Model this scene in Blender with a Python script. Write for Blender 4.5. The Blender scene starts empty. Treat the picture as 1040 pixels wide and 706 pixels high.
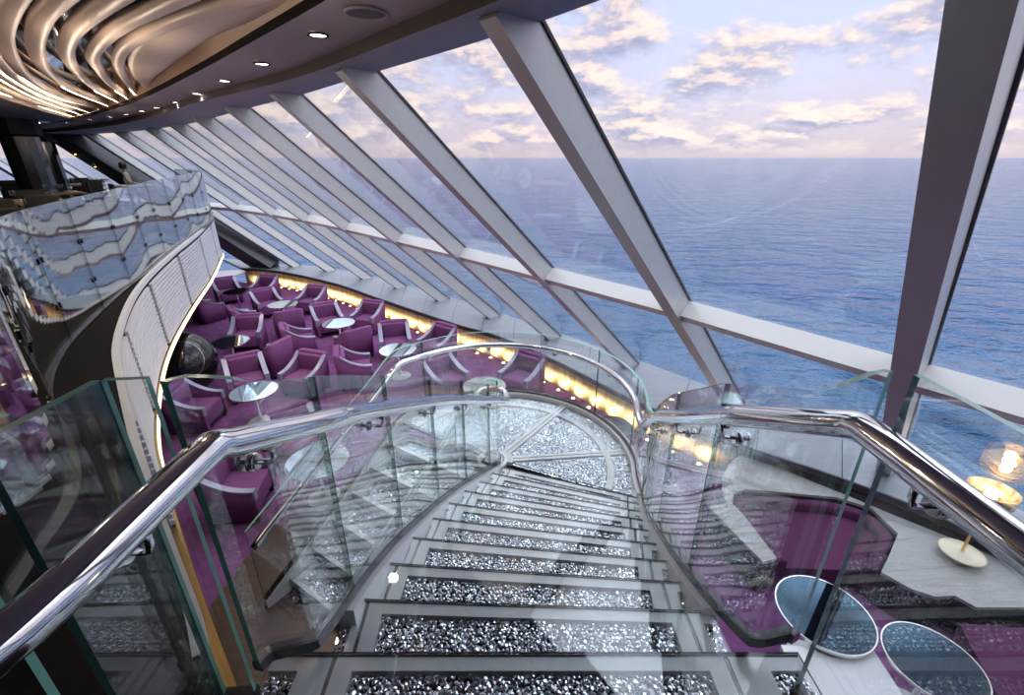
import bpy, math, random
from mathutils import Vector, Matrix
random.seed(7)
sc = bpy.context.scene
COL = sc.collection
PI = math.pi

# ------------------------------------------------------------------ camera model (16 mm lens, pitched down)
F = 461.0
TH = math.atan(193.0 / F)
CT, ST = math.cos(TH), math.sin(TH)
EYE = 1.5

def P(px, py, z):
    """point of the place on the horizontal level z that the photograph shows at (px, py)"""
    u, v = (px - 520) / F, (353 - py) / F
    d = (u, CT + v * ST, -ST + v * CT)
    t = (z - EYE) / d[2]
    return (d[0] * t, d[1] * t, z)

def PL(pts, z):
    return [P(x, y, z) for x, y in pts]

# ------------------------------------------------------------------ materials
MATS = {}

def nodes_of(name):
    m = bpy.data.materials.new(name)
    m.use_nodes = True
    nt = m.node_tree
    MATS[name] = m
    return m, nt, nt.nodes['Principled BSDF'], nt.nodes['Material Output']

def mat(name, col, rough=0.5, metal=0.0, spec=0.5, noise=None, bump=None, emit=None, coat=0.0):
    m, nt, b, out = nodes_of(name)
    b.inputs['Base Color'].default_value = (*col, 1)
    b.inputs['Roughness'].default_value = rough
    b.inputs['Metallic'].default_value = metal
    b.inputs['Specular IOR Level'].default_value = spec
    b.inputs['Coat Weight'].default_value = coat
    tc = nt.nodes.new('ShaderNodeTexCoord')
    if noise:
        scale, amt, stretch = noise
        mp = nt.nodes.new('ShaderNodeMapping')
        mp.inputs['Scale'].default_value = stretch
        n = nt.nodes.new('ShaderNodeTexNoise')
        n.inputs['Scale'].default_value = scale
        n.inputs['Detail'].default_value = 5
        r = nt.nodes.new('ShaderNodeMapRange')
        r.inputs['To Min'].default_value = 1 - amt
        r.inputs['To Max'].default_value = 1 + amt
        r.inputs['From Min'].default_value = .3
        r.inputs['From Max'].default_value = .7
        mx = nt.nodes.new('ShaderNodeVectorMath')
        mx.operation = 'SCALE'
        mx.inputs[0].default_value = col
        nt.links.new(tc.outputs['Object'], mp.inputs['Vector'])
        nt.links.new(mp.outputs['Vector'], n.inputs['Vector'])
        nt.links.new(n.outputs['Fac'], r.inputs['Value'])
        nt.links.new(r.outputs['Result'], mx.inputs['Scale'])
        nt.links.new(mx.outputs['Vector'], b.inputs['Base Color'])
    if bump:
        scale, strength, dist = bump
        n = nt.nodes.new('ShaderNodeTexNoise')
        n.inputs['Scale'].default_value = scale
        n.inputs['Detail'].default_value = 3
        bp = nt.nodes.new('ShaderNodeBump')
        bp.inputs['Strength'].default_value = strength
        bp.inputs['Distance'].default_value = dist
        nt.links.new(tc.outputs['Object'], n.inputs['Vector'])
        nt.links.new(n.outputs['Fac'], bp.inputs['Height'])
        nt.links.new(bp.outputs['Normal'], b.inputs['Normal'])
    if emit:
        b.inputs['Emission Color'].default_value = (*emit[0], 1)
        b.inputs['Emission Strength'].default_value = emit[1]
    return m

def glass_mat(name, f0=.04, tint=(.97, .985, .98), power=5.0, ripple=0.0, rough=0.0):
    """clear architectural glass: straight-through transmission plus a mirror reflection that grows with the angle"""
    m, nt, b, out = nodes_of(name)
    nt.nodes.remove(b)
    lw = nt.nodes.new('ShaderNodeLayerWeight')
    lw.inputs['Blend'].default_value = .5
    pw = nt.nodes.new('ShaderNodeMath'); pw.operation = 'POWER'
    pw.inputs[1].default_value = power
    ml = nt.nodes.new('ShaderNodeMath'); ml.operation = 'MULTIPLY_ADD'
    ml.inputs[1].default_value = 1 - f0
    ml.inputs[2].default_value = f0
    tr = nt.nodes.new('ShaderNodeBsdfTransparent')
    tr.inputs['Color'].default_value = (*tint, 1)
    gl = nt.nodes.new('ShaderNodeBsdfGlossy')
    gl.inputs['Roughness'].default_value = rough
    gl.inputs['Color'].default_value = (.95, .97, .97, 1)
    mx = nt.nodes.new('ShaderNodeMixShader')
    nt.links.new(lw.outputs['Facing'], pw.inputs[0])
    nt.links.new(pw.outputs[0], ml.inputs[0])
    nt.links.new(ml.outputs[0], mx.inputs[0])
    nt.links.new(tr.outputs[0], mx.inputs[1])
    nt.links.new(gl.outputs[0], mx.inputs[2])
    nt.links.new(mx.outputs[0], out.inputs['Surface'])
    if ripple:
        tc = nt.nodes.new('ShaderNodeTexCoord')
        n = nt.nodes.new('ShaderNodeTexNoise')
        n.inputs['Scale'].default_value = 2.2
        n.inputs['Detail'].default_value = 1
        bp = nt.nodes.new('ShaderNodeBump')
        bp.inputs['Strength'].default_value = 1.0
        bp.inputs['Distance'].default_value = ripple
        nt.links.new(tc.outputs['Object'], n.inputs['Vector'])
        nt.links.new(n.outputs['Fac'], bp.inputs['Height'])
        nt.links.new(bp.outputs['Normal'], gl.inputs['Normal'])
    return m

M = {}
M['glass'] = glass_mat('balustrade_glass', .075, power=4.2)
M['glass_seam'] = glass_mat('glass_seam', .05, (.26, .40, .35))
M['gallery_glass'] = glass_mat('coated_glass', .14, (.90, .95, .97), ripple=.0016, power=4.0)
M['window_glass'] = glass_mat('window_glass', .012, (.985, .99, .99))
M['tread_glass'] = glass_mat('tread_glass', .05, (.96, .98, .98))
M['glass_edge'] = mat('green_glass_edge', (.24, .58, .46), .2, 0, .7)
M['chrome'] = mat('polished_steel', (.78, .79, .81), .07, 1)
M['channel'] = mat('dark_steel_channel', (.10, .10, .105), .25, .8)
M['white_metal'] = mat('white_satin_metal', (.88, .89, .90), .32, .15)
M['frost'] = mat('frosted_glass_border', (.84, .85, .86), .28, .0, .6, noise=(9, .05, (1, 1, 1)))
M['groove'] = mat('groove_metal', (.16, .165, .17), .3, .6)
M['tray'] = mat('black_tray', (.012, .012, .014), .35)
M['crystal'] = mat('cut_crystal', (.87, .90, .94), .06, 1.0)
M['mullion'] = mat('grey_window_frame', (.62, .625, .63), .38, .25, noise=(14, .03, (1, 1, 1)))
M['transom'] = mat('pale_window_transom', (.86, .85, .83), .35, .1)
M['gasket'] = mat('black_gasket', (.02, .02, .022), .5)
M['girder'] = mat('dark_girder', (.065, .062, .066), .4, .3)
M['sill'] = mat('grey_stone_sill', (.215, .24, .275), .33, 0, .5, noise=(3, .08, (1, 6, 1)))
M['sill_edge'] = mat('dark_sill_edge', (.045, .042, .044), .4)
M['carpet'] = mat('purple_carpet', (.225, .082, .225), .95, 0, .1, noise=(7, .2, (1, 1, 1)), bump=(260, .5, .01))
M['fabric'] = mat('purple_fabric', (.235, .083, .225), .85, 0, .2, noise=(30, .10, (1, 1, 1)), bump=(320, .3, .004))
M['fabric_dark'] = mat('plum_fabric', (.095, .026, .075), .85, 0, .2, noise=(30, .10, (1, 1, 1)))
M['trim'] = mat('lilac_grey_trim', (.36, .36, .48), .33, .25)
M['black'] = mat('black_lacquer', (.010, .010, .012), .12, 0, .6)
M['black_matte'] = mat('black_matte', (.012, .011, .012), .6)
M['table_top'] = mat('smoked_mirror_top', (.50, .60, .66), .035, 1.0)
M['dark_top'] = mat('dark_blue_mirror_top', (.05, .085, .12), .04, 1.0)
M['rim'] = mat('table_rim', (.75, .74, .72), .15, 1.0)
M['ledge'] = mat('dark_ledge', (.022, .019, .018), .9, 0, .1)
M['louver'] = mat('louver_white', (.80, .81, .83), .42, 0)
M['led'] = mat('warm_led', (1, .8, .55), .5, emit=((1.0, .70, .38), 3.2))
M['led_soft'] = mat('fin_led', (1, .8, .55), .5, emit=((1.0, .78, .52), 16.0))
M['lamp_white'] = mat('downlight_glow', (1, .95, .9), .5, emit=((1.0, .90, .80), 9.0))
M['uplight'] = mat('uplight_glow', (1, .9, .7), .5, emit=((1.0, .80, .45), 14.0))
M['star'] = mat('transom_bulb', (1, .95, .85), .5, emit=((1.0, .88, .68), 12.0))
M['ceiling'] = mat('mauve_ceiling', (.34, .29, .345), .6, 0, .3)
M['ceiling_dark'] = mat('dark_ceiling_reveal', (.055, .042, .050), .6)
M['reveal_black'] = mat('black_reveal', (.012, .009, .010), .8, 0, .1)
M['cove'] = mat('bronze_cove', (.50, .34, .27), .5)
M['fin'] = mat('pale_bronze_fin', (.74, .60, .52), .42, 0, .4)
M['mirror'] = mat('mirror_ceiling', (.72, .74, .76), .04, 1.0)
M['gold'] = mat('gold_panel', (.80, .62, .34), .45, .2, noise=(5, .38, (3, 3, .15)))
M['dark_wall'] = mat('dark_wall', (.030, .027, .028), .5)
M['dark_floor'] = mat('dark_timber_floor', (.018, .015, .014), .8, 0, .15, noise=(4, .3, (1, 8, 1)))
M['parquet'] = mat('dark_parquet', (.075, .038, .028), .35, noise=(5, .35, (1, 9, 1)))
M['wood'] = mat('brown_timber', (.26, .13, .06), .4, noise=(5, .25, (1, 10, 1)))
M['greywood'] = mat('grey_oak_top', (.37, .365, .36), .42, 0, .4, noise=(4, .14, (1.2, 9, 1)))
M['granite'] = mat('dark_granite', (.035, .033, .034), .2, noise=(60, .6, (1, 1, 1)))
M['white'] = mat('white_gloss', (.74, .76, .78), .15)
M['cloth'] = mat('white_china', (.72, .71, .69), .3)
M['brass'] = mat('brushed_brass', (.80, .55, .22), .22, 1.0)
M['cream'] = mat('cream_enamel', (.80, .72, .52), .3)
M['bulb'] = mat('lamp_bulb', (1, .9, .7), .5, emit=((1.0, .70, .32), 14))
M['amber'] = mat('amber_bulb', (1, .8, .3), .5, emit=((1.0, .75, .12), 4))
M['skin'] = mat('skin', (.50, .30, .22), .5)
M['hair'] = mat('hair', (.02, .014, .012), .5)
M['linen'] = mat('beige_linen', (.50, .38, .30), .8)
M['trouser'] = mat('dark_trousers', (.03, .03, .035), .8)
M['leaf'] = mat('leaf', (.07, .14, .04), .5)
M['column'] = mat('dark_glossy_column', (.035, .04, .05), .12, .3, .8)

def sea_material():
    m, nt, b, out = nodes_of('sea_water')
    b.inputs['Base Color'].default_value = (.014, .135, .32, 1)
    b.inputs['Roughness'].default_value = .07
    b.inputs['IOR'].default_value = 1.33
    b.inputs['Specular IOR Level'].default_value = .32
    tc = nt.nodes.new('ShaderNodeTexCoord')
    prev = None
    for scale, dist, st, det in ((.045, 8, (1, 1.5, 1), 3), (.14, 5.0, (1, 1.6, 1), 5), (.6, .9, (1, 1.4, 1), 4)):
        mp = nt.nodes.new('ShaderNodeMapping')
        mp.inputs['Scale'].default_value = st
        mp.inputs['Rotation'].default_value = (0, 0, .18)
        n = nt.nodes.new('ShaderNodeTexNoise')
        n.inputs['Scale'].default_value = scale
        n.inputs['Detail'].default_value = det
        n.inputs['Roughness'].default_value = .6
        bp = nt.nodes.new('ShaderNodeBump')
        bp.inputs['Strength'].default_value = 1
        bp.inputs['Distance'].default_value = dist
        nt.links.new(tc.outputs['Object'], mp.inputs['Vector'])
        nt.links.new(mp.outputs['Vector'], n.inputs['Vector'])
        nt.links.new(n.outputs['Fac'], bp.inputs['Height'])
        if prev:
            nt.links.new(prev.outputs['Normal'], bp.inputs['Normal'])
        prev = bp
    nt.links.new(prev.outputs['Normal'], b.inputs['Normal'])
    return m
M['sea'] = sea_material()

# ------------------------------------------------------------------ mesh builder
class MB:
    def __init__(s):
        s.v, s.f, s.m, s.sm = [], [], [], []

    def add(s, verts, faces, mi=0, smooth=False):
        o = len(s.v)
        s.v += [tuple(p) for p in verts]
        for f in faces:
            s.f.append([i + o for i in f])
            s.m.append(mi)
            s.sm.append(smooth)

    def box(s, c, d, mi=0, rz=0.0, mat4=None):
        x, y, z = d[0] / 2, d[1] / 2, d[2] / 2
        vs = [Vector((sx * x, sy * y, sz * z)) for sz in (-1, 1) for sx, sy in ((-1, -1), (1, -1), (1, 1), (-1, 1))]
        if mat4 is not None:
            vs = [mat4 @ v for v in vs]
        else:
            R = Matrix.Rotation(rz, 3, 'Z')
            vs = [R @ v + Vector(c) for v in vs]
        s.add(vs, [(3, 2, 1, 0), (4, 5, 6, 7), (0, 1, 5, 4), (1, 2, 6, 5), (2, 3, 7, 6), (3, 0, 4, 7)], mi)

    def rbox(s, c, d, r=.03, mi=0, rz=0.0, n=3, tilt=0.0):
        """box with rounded vertical edges and softened top and bottom"""
        hx, hy, hz = d[0] / 2, d[1] / 2, d[2] / 2
        rings = []
        prof = [(-hz, r * .8), (-hz + r * .3, r * .2), (-hz + r, 0), (hz - r, 0), (hz - r * .3, r * .2), (hz, r * .8)]
        R = Matrix.Rotation(rz, 3, 'Z') @ Matrix.Rotation(tilt, 3, 'X')
        for z, ins in prof:
            ring = []
            for k, (sx, sy) in enumerate(((1, 1), (-1, 1), (-1, -1), (1, -1))):
                cx, cy = sx * (hx - r), sy * (hy - r)
                for j in range(n + 1):
                    a = k * PI / 2 + j * PI / 2 / n
                    rr = max(r - ins, .001)
                    ring.append(R @ Vector((cx + rr * math.cos(a), cy + rr * math.sin(a), z)) + Vector(c))
            rings.append(ring)
        s.loft(rings, closed=True, caps=True, mi=mi, smooth=True)

    def loft(s, rings, closed=False, caps=False, mi=0, smooth=True, loop=False):
        n = len(rings[0])
        vs = [p for r in rings for p in r]
        fs = []
        R = len(rings)
        for i in range(R if loop else R - 1):
            a, b = i * n, ((i + 1) % R) * n
            for j in range(n if closed else n - 1):
                k = (j + 1) % n
                fs.append((a + j, a + k, b + k, b + j))
        s.add(vs, fs, mi, smooth)
        if caps:
            o = len(s.v) - len(vs)
            s.f.append([o + j for j in range(n)][::-1]); s.m.append(mi); s.sm.append(False)
            s.f.append([o + (R - 1) * n + j for j in range(n)]); s.m.append(mi); s.sm.append(False)

    def prism(s, poly, z0, z1, mi=0, mi_side=None):
        """vertical prism over a simple polygon (xy)"""
        n = len(poly)
        area = sum(poly[i][0] * poly[(i + 1) % n][1] - poly[(i + 1) % n][0] * poly[i][1] for i in range(n))
        if area < 0:
            poly = poly[::-1]
        vs = [(p[0], p[1], z0) for p in poly] + [(p[0], p[1], z1) for p in poly]
        s.add(vs, [list(range(n))[::-1], list(range(n, 2 * n))], mi)
        o = len(s.v) - 2 * n
        for i in range(n):
            j = (i + 1) % n
            s.f.append([o + i, o + j, o + n + j, o + n + i]); s.m.append(mi if mi_side is None else mi_side); s.sm.append(False)

    def tube(s, path, r, n=10, mi=0, caps=True, flat=1.0):
        path = [Vector(p) for p in path]
        rings = []
        up = Vector((0, 0, 1))
        for i, p in enumerate(path):
            t = (path[min(i + 1, len(path) - 1)] - path[max(i - 1, 0)])
            if t.length < 1e-9:
                t = Vector((0, 1, 0))
            t.normalize()
            a = up if abs(t.z) < .97 else Vector((0, 1, 0))
            x = t.cross(a).normalized()
            y = x.cross(t).normalized()
            rr = r[i] if isinstance(r, (list, tuple)) else r
            rings.append([p + x * math.cos(2 * PI * k / n) * rr + y * math.sin(2 * PI * k / n) * rr * flat for k in range(n)])
        s.loft(rings, closed=True, caps=caps, mi=mi)

    def ribbon(s, path, prof, mi=0, caps=True, smooth=False):
        """sweep a closed profile [(side, up)] along a path, staying upright"""
        path = [Vector(p) for p in path]
        rings = []
        for i, p in enumerate(path):
            t = path[min(i + 1, len(path) - 1)] - path[max(i - 1, 0)]
            t.z = 0
            if t.length < 1e-9:
                t = Vector((0, 1, 0))
            t.normalize()
            x = Vector((t.y, -t.x, 0))
            pr = prof(i / (len(path) - 1)) if callable(prof) else prof
            rings.append([p + x * a + Vector((0, 0, b)) for a, b in pr])
        s.loft(rings, closed=True, caps=caps, mi=mi, smooth=smooth)

    def lathe(s, prof, c=(0, 0, 0), n=32, mi=0, smooth=True):
        rings = []
        for r, z in prof:
            rings.append([(c[0] + max(r, 1e-4) * math.cos(2 * PI * k / n), c[1] + max(r, 1e-4) * math.sin(2 * PI * k / n), c[2] + z) for k in range(n)])
        s.loft(rings, closed=True, caps=False, mi=mi, smooth=smooth)

    def build(s, name, mats, parent=None):
        me = bpy.data.meshes.new(name)
        me.from_pydata(s.v, [], s.f)
        for m in (mats if isinstance(mats, (list, tuple)) else [mats]):
            me.materials.append(m)
        me.polygons.foreach_set('material_index', s.m)
        me.polygons.foreach_set('use_smooth', s.sm)
        me.update()
        o = bpy.data.objects.new(name, me)
        COL.objects.link(o)
        if parent is not None:
            o.parent = parent
        return o

def tag(o, label=None, cat=None, group=None, kind=None):
    if label: o['label'] = label
    if cat: o['category'] = cat
    if group: o['group'] = group
    if kind: o['kind'] = kind
    return o

def thing(name, label, cat, loc=(0, 0, 0), rz=0.0, group=None, kind=None):
    o = bpy.data.objects.new(name, None)
    COL.objects.link(o)
    o.empty_display_size = .1
    o.location = loc
    o.rotation_euler = (0, 0, rz)
    return tag(o, label, cat, group, kind)

def copy_tree(o, parent=None):
    c = o.copy()
    COL.objects.link(c)
    c.parent = parent
    for ch in [k for k in bpy.data.objects if k.parent == o]:
        copy_tree(ch, c)
    return c

def dup(src, label, loc, rz=0.0, group=None):
    c = copy_tree(src)
    c.location = loc
    c.rotation_euler = (0, 0, rz)
    c['label'] = label
    if group: c['group'] = group
    return c

def smooth_path(pts, step=.06):
    """Catmull-Rom through 3-D points, resampled to even steps"""
    pts = [Vector(p) for p in pts]
    if len(pts) < 3:
        fine = [pts[0].lerp(pts[-1], k / 40) for k in range(41)]
    else:
        ext = [pts[0] * 2 - pts[1]] + pts + [pts[-1] * 2 - pts[-2]]
        fine = []
        for i in range(1, len(ext) - 2):
            p0, p1, p2, p3 = ext[i - 1:i + 3]
            t1 = (p1 - p0).length ** .5 + 1e-6
            t2 = t1 + (p2 - p1).length ** .5 + 1e-6
            t3 = t2 + (p3 - p2).length ** .5 + 1e-6
            for k in range(16):
                t = t1 + (t2 - t1) * k / 16
                a1 = p0 * ((t1 - t) / t1) + p1 * (t / t1)
                a2 = p1 * ((t2 - t) / (t2 - t1)) + p2 * ((t - t1) / (t2 - t1))
                a3 = p2 * ((t3 - t) / (t3 - t2)) + p3 * ((t - t2) / (t3 - t2))
                b1 = a1 * ((t2 - t) / t2) + a2 * (t / t2)
                b2 = a2 * ((t3 - t) / (t3 - t1)) + a3 * ((t - t1) / (t3 - t1))
                fine.append(b1 * ((t2 - t) / (t2 - t1)) + b2 * ((t - t1) / (t2 - t1)))
        fine.append(pts[-1])
    return resample(fine, step)

def resample(fine, step=None, n=None):
    acc = [0]
    for a, b in zip(fine, fine[1:]):
        acc.append(acc[-1] + (Vector(b) - Vector(a)).length)
    L = acc[-1]
    n = n or max(2, int(round(L / step)) + 1)
    out, j = [], 0
    for k in range(n):
        d = L * k / (n - 1)
        while j < len(acc) - 2 and acc[j + 1] < d:
            j += 1
        t = (d - acc[j]) / max(acc[j + 1] - acc[j], 1e-9)
        out.append(Vector(fine[j]).lerp(Vector(fine[j + 1]), t))
    return out

def normals2d(path):
    out = []
    for i in range(len(path)):
        t = path[min(i + 1, len(path) - 1)] - path[max(i - 1, 0)]
        t = Vector((t.x, t.y, 0)).normalized()
        out.append(Vector((t.y, -t.x, 0)))
    return out

def glass_panels(path, height, parent, seams, thick=.020, gap=.008, mat_='glass', bottom=0.0):
    """solid glass panels standing on a path (z = foot); height may be a function of the fraction along the path"""
    path = [Vector(p) for p in path]
    n = len(path)
    h = (lambda t: height) if not callable(height) else height
    nor = normals2d(path)
    cuts = [0] + [int(round(s * (n - 1))) for s in seams] + [n - 1]
    for a, b in zip(cuts, cuts[1:]):
        if b - a < 1:
            continue
        seg = list(range(a, b + 1))
        L = sum((path[i + 1] - path[i]).length for i in seg[:-1])
        tshift = min(.3, gap / 2 / max(L, .01) * (len(seg) - 1))
        rings = []
        for q, i in enumerate(seg):
            p, nn = path[i], nor[i]
            if q == 0: p = path[i].lerp(path[i + 1], tshift)
            if q == len(seg) - 1: p = path[i].lerp(path[i - 1], tshift)
            z0, z1 = p.z + bottom, p.z + h(i / (n - 1))
            A, B = p + nn * thick / 2, p - nn * thick / 2
            rings.append([(A.x, A.y, z0), (A.x, A.y, z1), (B.x, B.y, z1), (B.x, B.y, z0)])
        mb = MB()
        vs = [v for r in rings for v in r]
        R = len(rings)
        big, edge = [], []
        for i in range(R - 1):
            o, q = i * 4, i * 4 + 4
            big += [(o, q, q + 1, o + 1), (o + 2, q + 2, q + 3, o + 3)]
            edge += [(o + 1, q + 1, q + 2, o + 2), (o + 3, q + 3, q, o)]
        ends = [((0, 1, 2, 3), 1 if a == 0 else 2), (((R - 1) * 4 + 3, (R - 1) * 4 + 2, (R - 1) * 4 + 1, (R - 1) * 4), 1 if b == n - 1 else 2)]
        mb.add(vs, big, 0)
        o = 0
        for f in edge:
            mb.f.append(list(f)); mb.m.append(1); mb.sm.append(False)
        for f, mi in ends:
            mb.f.append(list(f)); mb.m.append(mi); mb.sm.append(False)
        mb.build('glass_panel', [M[mat_], M['glass_edge'], M['glass_seam']], parent)

def channel(path, parent, w=.03, h=.04, name='base_channel', m='channel'):
    mb = MB()
    mb.ribbon(path, [(-w / 2, -h * .4), (w / 2, -h * .4), (w / 2, h * .6), (-w / 2, h * .6)])
    return mb.build(name, M[m], parent)

def handrail(path, r, parent):
    mb = MB()
    mb.tube(path, r, 16)
    return mb.build('handrail', M['chrome'], parent)

def bracket(p, side, rail, drop=.085, reach=.075):
    """J bracket: down from the rail, out to the glass, a disc on both faces of the glass"""
    p = Vector(p); side = Vector(side).normalized()
    mb = MB()
    a = p + Vector((0, 0, -.025))
    b = p + Vector((0, 0, -drop + .02))
    c = p + Vector((0, 0, -drop)) + side * .015
    e = p + Vector((0, 0, -drop)) + side * (reach + .012)
    mb.tube([a, b, b.lerp(c, .5) + Vector((0, 0, -.006)), c, e], .0075, 8)
    for d0, d1, rr in ((reach - .030, reach - .020, .021), (reach - .018, reach - .007, .026), (reach + .007, reach + .02, .026)):
        mb.tube([p + Vector((0, 0, -drop)) + side * d0, p + Vector((0, 0, -drop)) + side * d1], rr, 16)
    mb.box(p + Vector((0, 0, -.031)), (.05, .03, .006), rz=math.atan2(side.y, side.x) + PI / 2)
    return mb.build('bracket', M['chrome'], rail)

# ------------------------------------------------------------------ levels
Z_LOW, Z_SILL, Z_CEIL = -2.7, -2.1, 2.2
RISE = .17
Z_LAND = -9 * RISE

# ------------------------------------------------------------------ sea
mb = MB()
RAD = 40000
mb.add([(RAD * math.cos(2 * PI * k / 64), RAD * math.sin(2 * PI * k / 64), 0) for k in range(64)], [list(range(64))])
sea = mb.build('sea', M['sea'])
sea.location = (0, 0, -19)
tag(sea, 'blue rippled open sea reaching to the horizon outside the windows', 'sea', kind='stuff')

# ------------------------------------------------------------------ slanted window wall
TOPS = {'A': (1.25, 1.45)}
BASES = {'A': (4.85, 4.8)}
for k, (t, b) in dict(B=((540, 25), (751, 408.5)), C=((379, 74), (645, 368.5)), D=((303.5, 97), (567, 341)), E=((252, 110), (506.5, 320)),
                      F=((215.5, 120), (455, 303.5)), G=((188, 126.5), (412.5, 291.3)), H=((161.5, 130.4), (377.5, 282)),
                      I=((129, 134), (340.5, 274.3)), J=((96.5, 136), (305, 270))).items():
    TOPS[k] = P(*t, Z_CEIL)[:2]
    BASES[k] = P(*b, Z_SILL)[:2]
TOPS['Y'] = (2.55, -.15); BASES['Y'] = (6.0, 3.1)
TOPS['X'] = (3.7, -1.9); BASES['X'] = (7.0, 1.3)
TOPS['W'] = (4.7, -3.8); BASES['W'] = (7.8, -.6)
TOPS['V'] = (5.4, -6.0); BASES['V'] = (8.4, -2.8)
BASES['K'] = P(283, 269.5, Z_SILL)[:2]; TOPS['K'] = (-14.6, 16.7)
BASES['L'] = (-11.4, 17.5); TOPS['L'] = (-17.3, 17.6)
BASES['M'] = (-14.4, 18.3); TOPS['M'] = (-20.4, 18.4)
BASES['N'] = (-17.4, 18.8); TOPS['N'] = (-23.4, 18.9)
ORDER = list('VWXYABCDEFGHIJKLMN')
ZT = .06                                                     # transom height

def on_mullion(k, z):
    t = (z - Z_SILL) / (Z_CEIL - Z_SILL)
    a, b = Vector((*BASES[k], Z_SILL)), Vector((*TOPS[k], Z_CEIL))
    return a.lerp(b, t)

def frame_axes(k):
    i = ORDER.index(k)
    p, q = ORDER[max(i - 1, 0)], ORDER[min(i + 1, len(ORDER) - 1)]
    tang = (on_mullion(q, 0) - on_mullion(p, 0)); tang.z = 0; tang.normalize()
    d = (on_mullion(k, Z_CEIL) - on_mullion(k, Z_SILL)).normalized()
    n = d.cross(tang).normalized()
    if n.z > 0: n = -n                                         # inward and down
    w = d.cross(n).normalized()
    return d, n, w

def bar(p0, p1, n, w, wid, dep, mb, off=0.0, mi=0):
    """box along p0-p1, depth measured along n from the glass"""
    vs = []
    for p in (p0, p1):
        for a, b in ((-wid / 2, off), (wid / 2, off), (wid / 2, off + dep), (-wid / 2, off + dep)):
            vs.append(p + w * a + n * b)
    mb.add(vs, [(0, 1, 2, 3), (7, 6, 5, 4), (0, 4, 5, 1), (1, 5, 6, 2), (2, 6, 7, 3), (3, 7, 4, 0)], mi)

win_words = {'V': 'frame and glass bay farthest behind the viewer on the right', 'W': 'second glass bay behind the viewer on the right', 'X': 'glass bay beside the viewer, outside the picture on the right',
             'Y': 'slanted glass bay cut by the right edge of the picture, right of the broad near mullion',
             'A': 'widest slanted glass bay, between the broad near mullion at right and the next one',
             'B': 'slanted glass bay whose right mullion runs from ceiling to ledge above the landing',
             'C': 'third slanted glass bay counted leftwards from the broad near mullion',
             'D': 'fourth slanted glass bay leftwards from the broad near mullion', 'E': 'fifth slanted glass bay leftwards from the broad near mullion',
             'F': 'sixth slanted glass bay leftwards from the broad near mullion', 'G': 'seventh slanted glass bay leftwards from the broad near mullion',
             'H': 'eighth slanted glass bay leftwards from the broad near mullion', 'I': 'ninth slanted glass bay, next to the last white mullion before the dark girder',
             'J': 'narrow glass bay between the last white mullion and the dark girder', 'K': 'first glass bay left of the dark girder, behind the upper deck tables',
             'L': 'second glass bay left of the dark girder, beside the dark columns', 'M': 'far left glass bay behind the dark columns'}
for wi, (k, q) in enumerate(zip(ORDER, ORDER[1:])):
    root = thing('window_%d' % (wi + 1), win_words[k], 'window', (*BASES[k], Z_SILL), kind='structure')
    O = Vector((*BASES[k], Z_SILL))
    d, n, w = frame_axes(k)
    a, b = on_mullion(k, Z_SILL) - O, on_mullion(k, Z_CEIL + .15) - O
    mb = MB()
    if k == 'K':
        bar(a, b, n, w, .62, .5, mb)
        g = mb.build('girder', M['girder'], root); g['label'] = 'broad dark brown girder'
    else:
        bar(a, b, n, w, .15, .23, mb)
        bar(a, b, n, w, .18, .02, mb, off=-.022, mi=1)
        mb.build('mullion', [M['mullion'], M['gasket']], root)
    # transom from this mullion to the next
    c, e = on_mullion(k, ZT) - O, on_mullion(q, ZT) - O
    tn = n + frame_axes(q)[1]; tn.normalize()
    td = (e - c).normalized()
    tw = td.cross(tn).normalized()
    mb = MB()
    bar(c, e, tn, tw, .13, .19, mb)
    tr = mb.build('transom', M['transom'], root)
    low = -tw if tw.z > 0 else tw
    if k in 'ABCDEFG':
        for s_ in range(4):
            mbl = MB()
            pc = c.lerp(e, .13 + .25 * s_) + tn * .12 + low * .068
            mbl.lathe([(0, -.012), (.012, -.006), (.016, .004), (0, .008)], pc, 10)
            mbl.build('lamp', M['star'], tr)
    # the two panes
    for nm, z0, z1 in (('lower_pane', Z_SILL, ZT), ('upper_pane', ZT, Z_CEIL + .1)):
        mb = MB()
        q4 = [on_mullion(k, z0) - O, on_mullion(q, z0) - O, on_mullion(q, z1) - O, on_mullion(k, z1) - O]
        off = tn * -.012
        vs = [p + off for p in q4] + [p - off * .2 for p in q4]
        mb.add(vs, [(3, 2, 1, 0), (4, 5, 6, 7), (0, 1, 5, 4), (1, 2, 6, 5), (2, 3, 7, 6), (3, 0, 4, 7)])
        mb.build(nm, M['window_glass'], root)

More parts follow.
